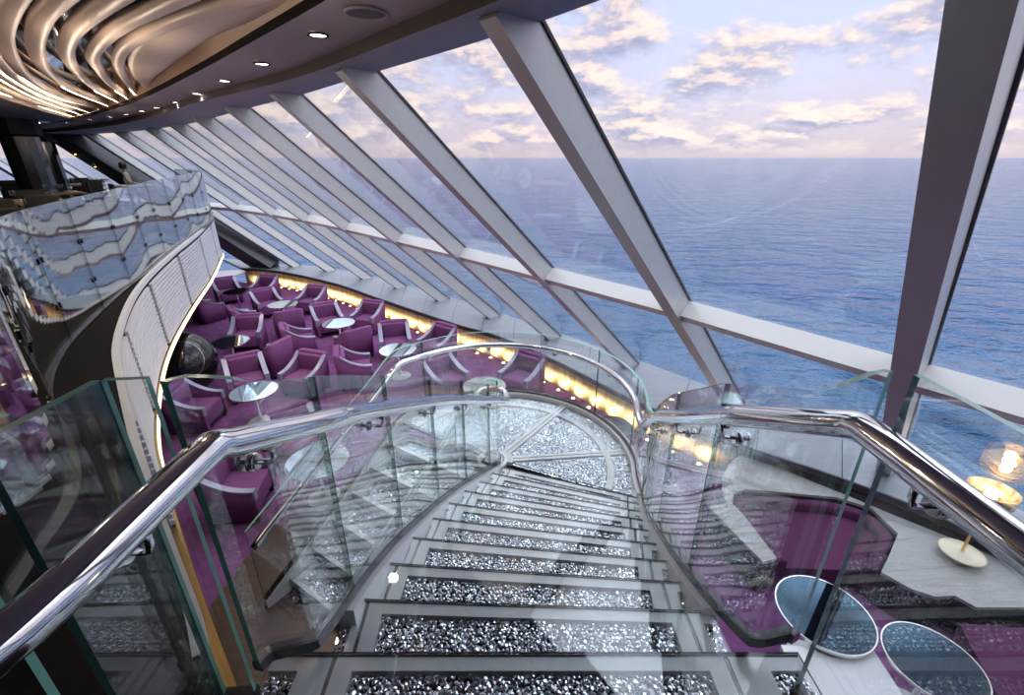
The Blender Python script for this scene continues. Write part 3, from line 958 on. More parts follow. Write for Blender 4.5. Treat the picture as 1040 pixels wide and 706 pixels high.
# left (inner) balustrade
lb = thing('stair_balustrade', 'left stair balustrade of clear glass with polished rail, turning back round the newel', 'balustrade', (0, 0, 0))
channel(left_path, lb)
glass_panels(left_path, height_fn(left_path, .97, .90, .945), lb, [.12, .225, .33, .43, .525, .62, .74, .87])
start = next(i for i, p in enumerate(left_path) if p.y > 1.25)
lr_path = rail_from(left_path, .07, height_fn(left_path, .81, .75), 1)
hook = smooth_path([(-1.5, .22, .92), (-.95, .24, .92), (-.76, .275, .92), (-.68, .34, .92), (-.656, .44, .92), (-.654, .6, .92)], .04) + [Vector((-.654, .76, .92)), Vector((-.654, .83, .918)), Vector((-.653, .85, .91)), Vector((-.650, .875, .895))]
rail = handrail(hook + [p for p in lr_path[start:]], .035, lb)
hairpin_i = max(range(len(left_path)), key=lambda i: left_path[i].y)
norl = normals2d(left_path)
for i in (start - 4, start + 10, start + 26, start + 40, start + 52, hairpin_i + 14, hairpin_i + 28):
    if 0 < i < len(left_path):
        bracket(lr_path[i] if i >= start else Vector((-.645, 1.02, .82)), -norl[i], rail)
bracket((-.654, .62, .92), (-1, 0, 0), rail)

# right (outer) balustrade
rb = thing('stair_balustrade', 'right stair balustrade of clear glass with polished rail, curving round the crystal landing', 'balustrade', (0, 0, 0))
channel(right_path, rb)
glass_panels(right_path, height_fn(right_path, 1.0, .88, .905), rb, [.105, .19, .265, .335, .41, .49, .57, .65, .73, .86])
start = next(i for i, p in enumerate(right_path) if p.y > 1.2)
rr_path = rail_from(right_path, .07, height_fn(right_path, .84, .72), -1)
near = [Vector((.82, -1.2, .92)), Vector((.82, -.5, .92)), Vector((.82, .2, .92)), Vector((.82, .8, .92)), Vector((.82, .90, .918)), Vector((.819, .93, .91)), Vector((.815, .96, .895))]
rail = handrail(near + rr_path[start:], .035, rb)
norr = normals2d(right_path)
for i in (start + 3, start + 17, start + 32, start + 45, start + 62, start + 80, start + 98, start + 116, start + 132):
    if i < len(right_path):
        bracket(rr_path[i], norr[i], rail)
bracket((.82, .74, .92), (1, 0, 0), rail)
bracket((.82, .2, .92), (1, 0, 0), rail)

# glass beside the upper landing
for nm, lab, pts, seams, cut in (
        ('landing_balustrade', 'short glass screen with thick green edge left of the stair head', [(-.87, .614, .0), (-.87, .853, .0)], [], .02),
        ('landing_balustrade', 'narrow glass return joining the left stair balustrade to the green-edged screen', [(-.862, .853, .0), (-.768, .862, .0)], [], .014),
        ('landing_balustrade', 'level glass screen right of the stair head under the near polished rail', [(.87, .88, .0), (.87, .2, .0), (.87, -1.0, .0)], [.55], .016)):
    t = thing(nm, lab, 'balustrade', (0, 0, 0))
    path = smooth_path(pts, .04)
    channel(path, t)
    glass_panels([p + Vector((0, 0, .02)) for p in path], 1.05, t, seams, thick=cut)

# ------------------------------------------------------------------ gallery balustrade on the upper deck edge
GB = [(-8.18, 12.80, 0), (-6.82, 9.97, 0), (-5.88, 7.82, 0), (-5.12, 6.23, 0), (-4.66, 5.25, 0), (-4.20, 4.32, 0), (-3.80, 3.58, 0), (-3.38, 2.98, 0), (-2.95, 2.52, 0), (-2.5, 2.15, 0), (-2.08, 1.70, 0), (-1.9, 1.3, 0), (-1.7, .92, 0), (-1.3, .66, 0), (-.96, .60, 0)]
gpath = smooth_path([(-9.7, 14.0, 0), (-8.95, 13.45, 0)] + [tuple(p) for p in GB], .08)
gal = thing('gallery_balustrade', 'long curved wall of mirror-like glass panels along the upper deck edge', 'balustrade', (0, 0, 0))
channel(gpath, gal, .06, .05)
NS = 15
seams = [k / NS for k in range(1, NS)]
glass_panels(gpath, lambda t: 1.20 - .12 * t, gal, seams, thick=.016, gap=.014, mat_='gallery_glass', bottom=.02)
gn = normals2d(gpath)
mb = MB()
ra = resample([p for p in rim], n=80); ga = resample([Vector((p.x, p.y, 0)) for p in gpath if p.x > -8.2], n=80)
mb.loft([[(p.x, p.y, .004) for p in ra], [(p.x, p.y, .004) for p in ga]], smooth=False)
mb.loft([[(p.x, p.y, -.02) for p in ra], [(p.x, p.y, -.02) for p in ga]], smooth=False)
tag(mb.build('trim_3', M['ledge']), 'dark curved ledge outside the gallery glass', 'ledge', kind='structure')
for s_ in seams:
    i = int(round(s_ * (len(gpath) - 1)))
    t = (gpath[i + 1] - gpath[i - 1]); ang = math.atan2(t.y, t.x)
    for hz in (.33, .72):
        for d in (-.04, .04):
            mb = MB()
            mb.box((gpath[i].x + math.cos(ang) * d, gpath[i].y + math.sin(ang) * d, gpath[i].z + hz), (.028, .034, .045), rz=ang)
            mb.build('clamp', M['black'], gal)

# ------------------------------------------------------------------ lounge chairs and tables
def make_chair(label, loc, rz, group):
    """front of the chair faces +X"""
    t = thing('armchair', label, 'armchair', loc, rz, group)
    W, Dp = .72, .68
    hw, hd = W / 2, Dp / 2
    # plan course of the shell: front left -> back -> front right
    course = []
    rc = .12
    for s in range(9): course.append((hd - (Dp - rc) * s / 8, hw))
    for s in range(1, 6):
        a = PI / 2 + PI / 2 * s / 6
        course.append((-hd + rc + rc * math.cos(a), hw - rc + rc * math.sin(a)))
    for s in range(9): course.append((-hd, (hw - rc) * (1 - s / 4)))
    for s in range(1, 6):
        a = PI + PI / 2 * s / 6
        course.append((-hd + rc + rc * math.cos(a), -hw + rc + rc * math.sin(a)))
    for s in range(9): course.append((-hd + rc + (Dp - rc) * s / 8, -hw))
    def top(x, y):
        f = (x + hd) / Dp
        if f < .10: return .80
        g = (f - .10) / .90
        return .50 + .28 * (1 - g) ** 2.2
    th = .075
    rings = []
    n = len(course)
    for i, (x, y) in enumerate(course):
        a, b = course[max(i - 1, 0)], course[min(i + 1, n - 1)]
        tx, ty = b[0] - a[0], b[1] - a[1]
        L = math.hypot(tx, ty); nx, ny = -ty / L, tx / L                # inward
        if nx * -x + ny * -y < 0: nx, ny = -nx, -ny
        h = top(x, y)
        lean = .05 if h > .75 else 0
        rings.append([(x, y, .06), (x - lean * (1 if x < -.2 else 0), y, h - .015), (x + nx * .02 - lean * (1 if x < -.2 else 0), y + ny * .02, h), (x + nx * (th - .015), y + ny * (th - .015), h), (x + nx * th, y + ny * th, h - .02), (x + nx * th, y + ny * th, .06)])
    mb = MB(); mb.loft(rings, closed=True, caps=True, smooth=True)
    mb.build('shell', M['fabric'], t)
    mb = MB(); mb.rbox((.03, 0, .27), (Dp - .09, W - 2 * th - .01, .30), .04)
    mb.build('seat', M['fabric'], t)
    mb = MB(); mb.rbox((-hd + .125, 0, .58), (.10, W - 2 * th - .02, .36), .04)
    mb.build('backrest', M['fabric'], t)
    for side in (1, -1):
        pts = []
        for s in range(12):
            f = .12 + .88 * s / 11
            x = -hd + Dp * f
            pts.append((x, side * (hw - th / 2), top(x, 0) + .012))
        x = hd + .006
        pts.append((x, side * (hw - th / 2), .46)); pts.append((x, side * (hw - th / 2), .36))
        mb = MB()
        rr = []
        for j, p in enumerate(pts):
            wv = .045
            if j < 12: rr.append([(p[0], p[1] - wv, p[2]), (p[0], p[1] + wv, p[2]), (p[0] - .004, p[1] + wv, p[2] - .03), (p[0] - .004, p[1] - wv, p[2] - .03)])
            else: rr.append([(p[0], p[1] - wv, p[2]), (p[0], p[1] + wv, p[2]), (p[0] - .03, p[1] + wv, p[2]), (p[0] - .03, p[1] - wv, p[2])])
        mb.loft(rr, closed=True, caps=True, smooth=False)
        a_ = mb.build('armrest', M['trim'], t); a_['label'] = 'lilac grey arm cap'
    for sx in (-1, 1):
        for sy in (-1, 1):
            mb = MB(); mb.box((sx * (hd - .06), sy * (hw - .06), .03), (.045, .045, .06)); mb.build('leg', M['black'], t)
    return t

def make_table(label, loc, r, group, h=.6, base='white', top='table_top', br=1.0):
    t = thing('lounge_table', label, 'table', loc, 0, group)
    mb = MB(); mb.lathe([(0, h - .022), (r - .006, h - .022), (r - .006, h), (0, h)], n=48, smooth=False); mb.build('tabletop', M[top], t)
    mb = MB(); mb.lathe([(r - .006, h - .026), (r + .004, h - .026), (r + .004, h + .003), (r - .006, h + .003)], n=48, smooth=False); mb.build('rim', M['rim'], t)
    mb = MB(); mb.lathe([(.028, .02), (.028, h - .05), (.10, h - .024)], n=20); mb.build('stem', M['chrome'], t)
    mb = MB()
    mb.lathe([(0, 0), (.21 * br, 0), (.215 * br, .008), (.20 * br, .016), (.06, .03), (.03, .06)], n=32); mb.build('base', M[base], t)
    return t

TB = dict(T1=(240, 296), T2=(287, 309), T3=(344, 328), T4=(234, 347), T5=(404, 355), T6=(258, 397), T7=(322, 468), T8=(492, 392), T9=(837, 622), T10=(948, 672))
tb_lab = dict(T1='small round table with pale reflecting top nearest the far end of the lit gold wall',
              T2='round dark table in the middle of the second far group of four purple armchairs',
              T3='round table with whole pale blue top between four purple armchairs by the gold wall',
              T4='dark-topped round table beside the large black globe', T5='round table with shining sky-blue top just behind the far curve of the outer stair rail',
              T6='round table half dark half pale, seen through the top of the left stair glass', T7='large round table seen through the left stair glass, at the foot of the stairs',
              T8='round table almost hidden behind the landing between two purple armchairs',
              T9='round blue mirror-topped table crossed by the green glass edge at lower right', T10='round blue mirror-topped table nearest the lower right corner')
tpos = {}
for k, px in TB.items():
    c = P(*px, Z_LOW + .6)
    tpos[k] = Vector((c[0], c[1], Z_LOW))
    make_table(tb_lab[k], tpos[k], {'T9': .37, 'T10': .325, 'T7': .38}.get(k, .36), 'round lounge tables', top='dark_top' if k in ('T9', 'T10') else 'table_top', br=.8 if k in ('T9', 'T10') else 1)
c = P(232, 277, -2.05)
t = make_table('larger white round table at the far end under the gallery corner', (c[0], c[1] - .1, Z_LOW), .55, 'round lounge tables', .65, 'black', 'white')

CH = [('T1', 133, 1.22, 'far end armchair left of the small pale table, half hidden by the fascia corner'),
      ('T1', 80, 1.18, 'purple armchair with its back against the far end of the gold wall'),
      ('T1', -118, .92, 'purple armchair seen from behind in front of the small pale table at the far end'),
      ('T2', 136, 1.22, 'purple armchair facing the viewer behind the dark table of the second far group'),
      ('T2', 76, 1.18, 'purple armchair by the gold wall behind the dark table of the second far group'),
      ('T2', -140, .92, 'purple armchair seen from behind, left front of the second far group'),
      ('T2', -58, .86, 'purple armchair seen from its dark side, right front of the second far group'),
      ('T3', 125, 1.12, 'purple armchair facing the viewer, left behind the pale blue table by the gold wall'),
      ('T3', 72, 1.15, 'purple armchair by the gold wall, right behind the whole pale blue table'),
      ('T3', -150, .9, 'purple armchair showing its back, left front of the whole pale blue table'),
      ('T3', -48, .76, 'purple armchair showing its dark back, right front of the whole pale blue table'),
      ('T4', 104, 1.15, 'purple armchair facing the viewer behind the dark-topped table beside the globe'),
      ('T4', -14, .95, 'purple armchair showing its wide back, right of the dark-topped table beside the globe'),
      ('T5', 107, 1.15, 'purple armchair facing the viewer, left behind the shining sky-blue table'),
      ('T5', 54, 1.12, 'purple armchair by the gold wall, right behind the shining sky-blue table'),
      ('T5', -160, .86, 'purple armchair showing its back, left front of the shining sky-blue table'),
      ('T6', 125, 1.2, 'purple armchair facing the viewer behind the half dark half pale table'),
      ('T6', 72, 1.15, 'purple armchair turned left, right behind the half dark half pale table'),
      ('T6', 185, 1.0, 'purple armchair at left seen through the corner of the left stair glass'),
      ('T8', 135, 1.12, 'purple armchair left behind the table hidden by the landing'),
      ('T8', 52, 1.08, 'purple armchair right behind the table hidden by the landing, close to the gold wall'),
      ('T7', -170, 1.0, 'purple armchair left of the large table seen through the left stair glass'),
      ('T7', 128, 1.15, 'purple armchair behind the large table seen through the left stair glass')]
chair0 = None
for k, ang, dist, lab in CH:
    a = math.radians(ang)
    loc = tpos[k] + Vector((math.cos(a), math.sin(a), 0)) * dist
    rz = a + PI
    if chair0 is None:
        chair0 = make_chair(lab, loc, rz, 'purple lounge armchairs')
        chair0.scale = (.94, .94, .94)
    else:
        dup(chair0, lab, loc, rz, 'purple lounge armchairs')

# large black globe
c = (-6.12, 7.62)
gl_ = thing('globe', 'large glossy black globe with a thin inlaid ring beside the gallery fascia', 'globe', (c[0], c[1], Z_LOW))
mb = MB(); R_ = .60
mb.lathe([(R_ * math.sin(PI * k / 28), .68 - R_ * math.cos(PI * k / 28)) for k in range(29)], n=48); mb.build('sphere', M['black'], gl_)
mb = MB()
dirv = Vector((.55, -.72, .42)).normalized(); u_ = dirv.orthogonal().normalized(); v_ = dirv.cross(u_)
ring = [Vector((0, 0, .68)) + dirv * R_ * .80 + (u_ * math.cos(2 * PI * k / 48) + v_ * math.sin(2 * PI * k / 48)) * R_ * .602 for k in range(49)]
mb.tube(ring, .006, 6, caps=False); mb.build('inlaid_ring', M['rim'], gl_)
mb = MB(); mb.lathe([(0, 0), (.30, 0), (.30, .06), (.2, .12), (.16, .14)], n=32); mb.build('plinth', M['black_matte'], gl_)

# dark round pot table against the gold wall behind the landing
c = P(622, 433, -2.15)
pt = thing('side_table', 'low round black side table behind the landing rail by the gold wall', 'table', (c[0], c[1], Z_LOW))
mb = MB(); mb.lathe([(0, .5), (.30, .5), (.31, .53), (.30, .55), (0, .55)], n=40, smooth=False); mb.build('tabletop', M['black'], pt)
mb = MB(); mb.lathe([(0, 0), (.2, 0), (.22, .25), (.27, .5)], n=40); mb.build('base', M['black_matte'], pt)

# ------------------------------------------------------------------ uplights at the foot of the gold wall
proto = None
wl = resample([p for p in wall], step=.42)
up_path = [p for p in wl][1:-1]
nu = normals2d(up_path)
for i, p in enumerate(up_path):
    loc = p - nu[i] * sgn * .17
    lab = 'small warm uplight at the foot of the gold wall'
    if proto is None:
        proto = thing('uplight', lab, 'uplight', (loc.x, loc.y, Z_LOW), 0, 'uplights along the gold wall')
        mb = MB(); mb.lathe([(0, 0), (.045, 0), (.045, .03), (.030, .03)], n=16); mb.build('housing', M['brass'], proto)
        mb = MB(); mb.lathe([(0, .034), (.03, .032), (.03, .028)], n=16); mb.build('lens', M['uplight'], proto)
    else:
        dup(proto, lab, (loc.x, loc.y, Z_LOW), 0, 'uplights along the gold wall')
    L = bpy.data.lights.new('uplight_lamp', 'SPOT'); L.energy = 8; L.spot_size = 2.6; L.spot_blend = .9; L.color = (1, .76, .44); L.shadow_soft_size = .03
    lo_ = bpy.data.objects.new('uplight_lamp', L); COL.objects.link(lo_); lo_.location = (loc.x, loc.y, Z_LOW + .06); lo_.rotation_euler = Vector((nu[i].x * sgn, nu[i].y * sgn, .75)).to_track_quat('-Z', 'Y').to_euler()

# ------------------------------------------------------------------ right-hand lounge: ledge counter, sofa, lamp, white bench
ZC = -2.28
cp = lambda x, y: P(x, y, ZC)[:2]
top_poly = [cp(775, 571), cp(789, 567), cp(757, 525), cp(744, 511), cp(745, 501), cp(757, 497), cp(772, 498), cp(850, 505), cp(885, 516), cp(912, 542), cp(904, 562), cp(895, 581), cp(925, 598), cp(950, 606), cp(970, 605), cp(992, 617), cp(1100, 617), cp(1110, 606), cp(1040, 576), cp(905, 522), cp(860, 503), cp(780, 471), cp(757, 458), cp(742, 470), cp(733, 485), cp(734, 498), cp(737, 511), cp(720, 515)]
ct = thing('ledge_counter', 'curved grey oak counter with a dark base wrapping the purple sofa at right', 'counter', (0, 0, 0))
mb = MB(); mb.prism(top_poly, ZC - .035, ZC); mb.build('countertop', M['greywood'], ct)
cen = Vector((sum(p[0] for p in top_poly) / len(top_poly), sum(p[1] for p in top_poly) / len(top_poly)))
mb = MB(); mb.prism(top_poly, Z_LOW, ZC - .036); mb.build('base', M['granite'], ct)
# sofa inside the curve
so_ = thing('sofa', 'low curved purple sofa set inside the grey counter at right', 'sofa', (0, 0, 0))
bk = [cp(x, y) for x, y in ((789, 567), (757, 525), (746, 511), (747, 502), (758, 498), (772, 499), (850, 506), (884, 517), (910, 542), (903, 562), (896, 580))]
bkp = smooth_path([(x, y, 0) for x, y in bk], .05)
nb = normals2d(bkp)
cc = Vector((*cp(830, 545), 0))
sd = 1 if (cc - bkp[len(bkp) // 2]).dot(nb[len(bkp) // 2]) > 0 else -1
mb = MB(); mb.ribbon([p + nb[i] * sd * .075 for i, p in enumerate(bkp)], [(-.06, Z_LOW + .02), (.06, Z_LOW + .02), (.06, ZC - .07), (.035, ZC - .045), (-.035, ZC - .045), (-.06, ZC - .07)], smooth=True)
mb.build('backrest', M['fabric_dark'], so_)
inner = [p + nb[i] * sd * .14 for i, p in enumerate(bkp)]
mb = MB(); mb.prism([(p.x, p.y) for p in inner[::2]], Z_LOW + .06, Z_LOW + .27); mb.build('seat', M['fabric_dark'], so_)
mb = MB(); mb.prism([(p.x + (cc.x - p.x) * .06, p.y + (cc.y - p.y) * .06) for p in inner[::2]], Z_LOW, Z_LOW + .06); mb.build('plinth', M['black_matte'], so_)
# second sofa at the corner
s2 = [P(x, y, -2.3)[:2] for x, y in ((975, 632), (1012, 700), (1060, 760), (1140, 740), (1110, 640))]
s2o = thing('sofa', 'purple bench sofa at the lower right corner beside the nearest blue table', 'sofa', (0, 0, 0))
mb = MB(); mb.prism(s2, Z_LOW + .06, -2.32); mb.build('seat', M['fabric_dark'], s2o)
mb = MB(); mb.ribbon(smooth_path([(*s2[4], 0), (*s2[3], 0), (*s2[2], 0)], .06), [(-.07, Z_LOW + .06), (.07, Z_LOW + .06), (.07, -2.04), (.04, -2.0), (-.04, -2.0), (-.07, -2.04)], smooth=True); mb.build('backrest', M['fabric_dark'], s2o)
mb = MB(); mb.prism([(x * .995 + .02, y * .995 + .01) for x, y in s2], Z_LOW, Z_LOW + .06); mb.build('plinth', M['black_matte'], s2o)

def table_lamp(loc, lab, sc_=1.0):
    t = thing('table_lamp', lab, 'lamp', loc)
    mb = MB(); mb.lathe([(0, 0), (.09, 0), (.11, .035), (.185, .065), (.19, .073), (.175, .078), (.035, .088), (0, .09)], n=32); b_ = mb.build('base', M['cream'], t)
    mb = MB(); mb.lathe([(.014, .08), (.012, .74)], n=12); mb.build('stem', M['brass'], t)
    mb = MB(); mb.lathe([(.02, .72), (.14, .725), (.185, .75), (.19, .87), (.183, .87), (.176, .756), (.13, .737), (.0, .732)], n=32); s_ = mb.build('shade', M['brass'], t); s_['label'] = 'open gold drum shade'
    mb = MB(); mb.lathe([(0, .74), (.035, .75), (.05, .785), (.035, .82), (0, .83)], n=16); mb.build('bulb', M['bulb'], t)
    L = bpy.data.lights.new('table_lamp_glow', 'POINT'); L.energy = 14; L.color = (1, .76, .48); L.shadow_soft_size = .04
    o = bpy.data.objects.new('table_lamp_glow', L); COL.objects.link(o); o.location = (loc[0], loc[1], loc[2] + .90)
    return t
table_lamp(P(974, 566, ZC), 'gold table lamp with round cream foot standing on the grey counter')

wq = [P(x, y, -2.16)[:2] for x, y in ((793, 655), (887, 660), (962, 775), (850, 790))]
wb = thing('low_bench', 'white glossy low bench under the blue tables at lower right', 'bench', (0, 0, 0))
mb = MB(); mb.prism(wq, -2.22, -2.16); mb.build('bench_top', M['white'], wb)
cw = (sum(p[0] for p in wq) / 4, sum(p[1] for p in wq) / 4)
mb = MB(); mb.prism([(cw[0] + (x - cw[0]) * .9, cw[1] + (y - cw[1]) * .9) for x, y in wq], Z_LOW, -2.22); mb.build('base', M['white'], wb)

# ------------------------------------------------------------------ upper deck: columns, tables, chairs, guest
for px, dep, lab in ((52, 11.5, 'nearer dark glossy column at the far left of the upper deck'), (64, 15.2, 'farther dark glossy column on the upper deck beside the first windows')):
    y = 160 + 499.7 * 1.5 / dep
    c = P(px, y, 0)
    t = thing('column', lab, 'column', c, kind='structure')
    mb = MB(); mb.lathe([(.36, 0), (.36, 2.42)], n=12, smooth=False); mb.build('shaft', M['column'], t)
    mb = MB(); mb.lathe([(.44, 0), (.44, .25), (.40, .28), (.36, .28)], n=12, smooth=False); mb.build('foot', M['black_matte'], t)
    mb = MB(); mb.lathe([(.36, 1.95), (.45, 2.0), (.45, 2.42)], n=12, smooth=False); mb.build('head', M['black_matte'], t)

def dining_table(label, loc, rz, w=1.0, d=.8):
    t = thing('dining_table', label, 'table', loc, rz, 'upper deck tables')
    mb = MB(); mb.rbox((0, 0, .735), (w, d, .035), .015); mb.build('tabletop', M['wood'], t)
    mb = MB(); mb.lathe([(.035, .02), (.035, .72)], n=12); mb.build('stem', M['black'], t)
    mb = MB(); mb.box((0, 0, .012), (.5, .5, .024)); mb.build('base', M['black'], t)
    return t

def dining_chair(label, loc, rz):
    t = thing('dining_chair', label, 'chair', loc, rz, 'upper deck chairs')
    mb = MB(); mb.rbox((0, 0, .43), (.48, .48, .09), .03); mb.build('seat', M['black_matte'], t)
    mb = MB(); mb.rbox((-.22, 0, .68), (.07, .46, .46), .03, tilt=0); mb.build('backrest', M['black_matte'], t)
    for sx in (-1, 1):
        for sy in (-1, 1):
            mb = MB(); mb.box((sx * .2, sy * .2, .2), (.035, .035, .40)); mb.build('leg', M['black'], t)
    return t

dts = []
spots = [(-7.2, 6.6), (-8.9, 8.9), (-10.5, 11.0), (-10.9, 13.9), (-12.9, 14.6), (-13.4, 12.9), (-15.9, 14.2)]
turn = [0, 0, -PI / 2, -PI / 2, 0, 0, 0]
dl = ['brown table at the left edge, nearest on the upper deck', 'brown table with white crockery second along the gallery glass', 'brown table third along the gallery glass, before the nearer column',
      'brown table by the corner of the gallery glass', 'brown table next to the window left of the dark girder', 'brown table between the two dark columns', 'brown table close to the far window behind the columns']
pr_t = pr_c = None
k = 0
for i, (x, y) in enumerate(spots):
    rz = math.atan2(8, -6) + .2 + turn[i]
    if pr_t is None: pr_t = dining_table(dl[i], (x, y, 0), rz)
    else: dup(pr_t, dl[i], (x, y, 0), rz, 'upper deck tables')
    for q, s_ in enumerate((-1, 1)):
        a = rz + (0 if s_ > 0 else PI)
        loc = (x + math.cos(a) * .82, y + math.sin(a) * .82, 0)
        lab = 'black dining chair %s the %s' % ('beyond' if s_ > 0 else 'on the near side of', dl[i])
        lab = ' '.join(lab.split()[:16])
        if pr_c is None: pr_c = dining_chair(lab, loc, a + PI)
        else: dup(pr_c, lab, loc, a + PI, 'upper deck chairs')
    for q, (dx, dy) in enumerate(((-.28, .18), (.28, -.18), (-.28, -.2), (.28, .2))):
        dd = Matrix.Rotation(rz, 3, 'Z') @ Vector((dx, dy, 0))
        mb = MB(); mb.lathe([(0, .003), (.08, .003), (.13, .016), (.128, .021), (.08, .008), (0, .008)], n=24)
        o = mb.build('plate', M['cloth']); o.location = (x + dd.x, y + dd.y, .7525)
        tag(o, 'white plate laid on the ' + dl[i], 'plate', 'white plates on the upper deck tables')
    for q, (dx, dy) in enumerate(((-.12, .28), (.1, -.28))):
        dd = Matrix.Rotation(rz, 3, 'Z') @ Vector((dx, dy, 0))
        mb = MB(); mb.lathe([(0, 0), (.035, .003), (.006, .012), (.006, .08), (.035, .11), (.042, .16), (.036, .20), (.034, .20), (.038, .16), (.03, .115), (0, .10)], n=16)
        o = mb.build('wine_glass', M['tread_glass']); o.location = (x + dd.x, y + dd.y, .753)
        tag(o, 'pale glass standing on the ' + dl[i], 'glass', 'glasses on the upper deck tables')
for i, (px, lab) in enumerate(((79, 'small potted palm on the window shelf left of the girder'), (97, 'small potted palm on the window shelf nearer the girder'))):
    c = ((-15.6, 17.1, 0), (-14.3, 16.7, 0))[i]
    t = thing('potted_palm', lab, 'plant', c, group='palms on the upper deck')
    mb = MB(); mb.lathe([(0, 0), (.12, 0), (.16, .5), (.14, .5), (0, .46)], n=20); mb.build('pot', M['black'], t)
    mb = MB()
    for q in range(14):
        a = 2 * PI * q / 14 + q; l = .35 + .1 * (q % 3)
        pts = [(0, 0, .46), (math.cos(a) * l * .3, math.sin(a) * l * .3, .72), (math.cos(a) * l * .7, math.sin(a) * l * .7, .82), (math.cos(a) * l, math.sin(a) * l, .70)]
        pth = smooth_path(pts, .06)
        mb.tube(pth, [.004 + .03 * math.sin(PI * min(.98, (j + .3) / len(pth))) for j in range(len(pth))], 5, flat=.25)
    mb.build('fronds', M['leaf'], t)

# seated guest by the far window
def skin_body(name, verts, edges, radii, m, parent, root=0):
    me = bpy.data.meshes.new(name)
    me.from_pydata(verts, edges, [])
    o = bpy.data.objects.new(name, me); COL.objects.link(o)
    md = o.modifiers.new('skin', 'SKIN'); md.use_smooth_shade = True
    for i, r in enumerate(radii):
        me.skin_vertices[0].data[i].radius = (r, r)
        me.skin_vertices[0].data[i].use_root = (i == root)
    sb = o.modifiers.new('sub', 'SUBSURF'); sb.levels = 1; sb.render_levels = 2
    me.materials.append(m)
    if parent: o.parent = parent
    return o
c = (-12.62, 15.85)
g = thing('person', 'dark-haired person in beige seated in profile by the far window', 'person', (c[0], c[1], 0), math.radians(30))
V_ = [(0, 0, .52), (0, 0, .72), (0, 0, .93), (0, 0, 1.06), (.01, 0, 1.14), (.02, 0, 1.25), (.015, 0, 1.31),
      (0, .17, 1.02), (.05, .24, .78), (.26, .18, .70), (.33, .15, .70), (0, -.17, 1.02), (.05, -.24, .78), (.26, -.18, .70), (.33, -.15, .70),
      (.05, .1, .50), (.44, .12, .49), (.42, .12, .10), (.54, .12, .06), (.05, -.1, .50), (.44, -.12, .49), (.42, -.12, .10), (.54, -.12, .06)]
E_ = [(0, 1), (1, 2), (2, 3), (3, 4), (4, 5), (5, 6), (2, 7), (7, 8), (8, 9), (9, 10), (2, 11), (11, 12), (12, 13), (13, 14), (0, 15), (15, 16), (16, 17), (17, 18), (0, 19), (19, 20), (20, 21), (21, 22)]
R_ = [.15, .13, .14, .06, .055, .09, .07, .065, .045, .035, .035, .065, .045, .035, .035, .09, .065, .045, .035, .09, .065, .045, .035]
skin_body('body', V_, E_, R_, M['linen'], g)
mb = MB(); mb.lathe([(0, 1.37), (.06, 1.365), (.098, 1.32), (.108, 1.26), (.10, 1.20), (.085, 1.16)], (-.005, 0, 0), 20); mb.build('hair', M['hair'], g)
st_ = thing('stool', 'small black stool carrying the seated person by the window', 'stool', (c[0], c[1], 0))
mb = MB(); mb.lathe([(0, .36), (.2, .36), (.21, .385), (.2, .40), (0, .40)], n=24); mb.build('seat', M['black_matte'], st_)
mb = MB(); mb.lathe([(.2, 0), (.19, .03), (.03, .05), (.03, .36)], n=24); mb.build('pedestal', M['black'], st_)

for z_, lab in ((1.9, 'upper small amber lamp fixed on the dark girder'), (1.52, 'lower small amber lamp fixed on the dark girder')):
    d_, n_, w_ = frame_axes('K')
    p_ = on_mullion('K', z_) + n_ * .54
    t = thing('girder_lamp', lab, 'lamp', p_)
    mb = MB(); mb.lathe([(0, .03), (.05, .03), (.06, -.02), (.09, -.10), (.085, -.10), (.05, -.02), (0, 0)], n=18); mb.build('shade', M['brass'], t)
    mb = MB(); mb.lathe([(0, -.03), (.03, -.04), (.045, -.075), (.03, -.11), (0, -.12)], n=14); mb.build('bulb', M['amber'], t)
# ------------------------------------------------------------------ sky
w = bpy.data.worlds.new('sky'); sc.world = w
w.use_nodes = True
nt = w.node_tree
for n_ in list(nt.nodes): nt.nodes.remove(n_)
N = nt.nodes.new; Lk = nt.links.new
out = N('ShaderNodeOutputWorld'); bg = N('ShaderNodeBackground')
Lk(bg.outputs[0], out.inputs[0])
tc = N('ShaderNodeTexCoord')
sep = N('ShaderNodeSeparateXYZ'); Lk(tc.outputs['Generated'], sep.inputs[0])
def ramp(stops, interp='LINEAR'):
    r = N('ShaderNodeValToRGB'); r.color_ramp.interpolation = interp
    els = r.color_ramp.elements
    while len(els) < len(stops): els.new(.5)
    for e, (p, c) in zip(els, stops):
        e.position = p; e.color = (*c, 1)
    return r
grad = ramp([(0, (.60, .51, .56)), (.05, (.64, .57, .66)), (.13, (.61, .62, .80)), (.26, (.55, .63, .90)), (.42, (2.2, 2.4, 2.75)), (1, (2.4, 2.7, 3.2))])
Lk(sep.outputs['Z'], grad.inputs[0])
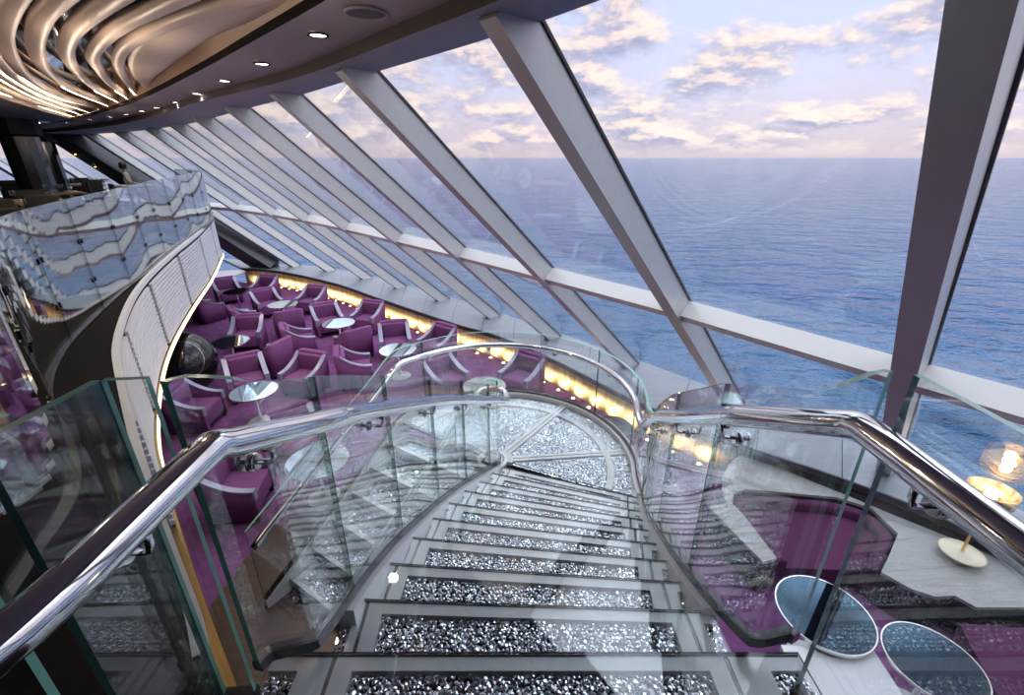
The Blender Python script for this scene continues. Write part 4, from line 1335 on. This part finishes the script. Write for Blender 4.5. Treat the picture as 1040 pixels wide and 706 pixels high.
def cloud(dz, dx):
    """cloud layer seen in perspective: finer and flatter towards the horizon"""
    a = N('ShaderNodeMath'); a.operation = 'ADD'; Lk(sep.outputs['Z'], a.inputs[0]); a.inputs[1].default_value = .30 + dz
    cx = N('ShaderNodeMath'); cx.operation = 'DIVIDE'; Lk(sep.outputs['X'], cx.inputs[0]); Lk(a.outputs[0], cx.inputs[1])
    cy = N('ShaderNodeMath'); cy.operation = 'DIVIDE'; Lk(sep.outputs['Y'], cy.inputs[0]); Lk(a.outputs[0], cy.inputs[1])
    c3 = N('ShaderNodeCombineXYZ'); Lk(cx.outputs[0], c3.inputs[0]); Lk(cy.outputs[0], c3.inputs[1])
    mp = N('ShaderNodeMapping'); mp.inputs['Location'].default_value = (4.3 + dx, 1.7, 0)
    Lk(c3.outputs[0], mp.inputs['Vector'])
    n = N('ShaderNodeTexNoise'); n.inputs['Scale'].default_value = 2.3; n.inputs['Detail'].default_value = 8; n.inputs['Roughness'].default_value = .60; n.inputs['Lacunarity'].default_value = 2.1
    Lk(mp.outputs['Vector'], n.inputs['Vector'])
    return n
n1 = cloud(0, 0); n2 = cloud(.016, .02)
cover = ramp([(.41, (0, 0, 0)), (.57, (1, 1, 1))], 'EASE'); Lk(n1.outputs['Fac'], cover.inputs[0])
df = N('ShaderNodeMath'); df.operation = 'SUBTRACT'; Lk(n1.outputs['Fac'], df.inputs[0]); Lk(n2.outputs['Fac'], df.inputs[1])
ma = N('ShaderNodeMath'); ma.operation = 'MULTIPLY_ADD'; Lk(df.outputs[0], ma.inputs[0]); ma.inputs[1].default_value = 6.0; ma.inputs[2].default_value = .50; ma.use_clamp = True
shade = ramp([(0, (.33, .35, .51)), (.38, (.47, .46, .60)), (.60, (.72, .61, .63)), (1, (.90, .76, .69))]); Lk(ma.outputs[0], shade.inputs[0])
mixc = N('ShaderNodeMix'); mixc.data_type = 'RGBA'
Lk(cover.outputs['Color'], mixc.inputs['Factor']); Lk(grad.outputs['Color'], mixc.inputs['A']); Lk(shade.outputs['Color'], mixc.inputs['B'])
hz = ramp([(0.0, (0, 0, 0)), (.035, (1, 1, 1))]); Lk(sep.outputs['Z'], hz.inputs[0])      # clouds thin into the horizon haze
mixh = N('ShaderNodeMix'); mixh.data_type = 'RGBA'
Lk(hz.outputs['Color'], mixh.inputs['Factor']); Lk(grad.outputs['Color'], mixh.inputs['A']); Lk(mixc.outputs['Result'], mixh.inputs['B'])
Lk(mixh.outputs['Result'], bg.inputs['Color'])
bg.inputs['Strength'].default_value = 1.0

# ------------------------------------------------------------------ camera and output look
cam = bpy.data.cameras.new('camera'); cam.sensor_width = 36; cam.lens = F / 1040 * 36
cam.clip_end = 100000; cam.clip_start = .02
co = bpy.data.objects.new('camera', cam); COL.objects.link(co)
co.location = (0, 0, EYE); co.rotation_euler = (PI / 2 - TH, 0, 0)
sc.camera = co
sc.view_settings.view_transform = 'Standard'
sc.view_settings.look = 'None'
sc.view_settings.gamma = 1
sc.view_settings.use_curve_mapping = False
sc.view_settings.exposure = .40
sc.cycles.use_denoising = True
sc.cycles.max_bounces = 10
sc.cycles.glossy_bounces = 5
sc.cycles.diffuse_bounces = 4
sc.cycles.transparent_max_bounces = 48
sc.cycles.sample_clamp_indirect = 3.0
sc.cycles.caustics_reflective = False
sc.cycles.caustics_refractive = False
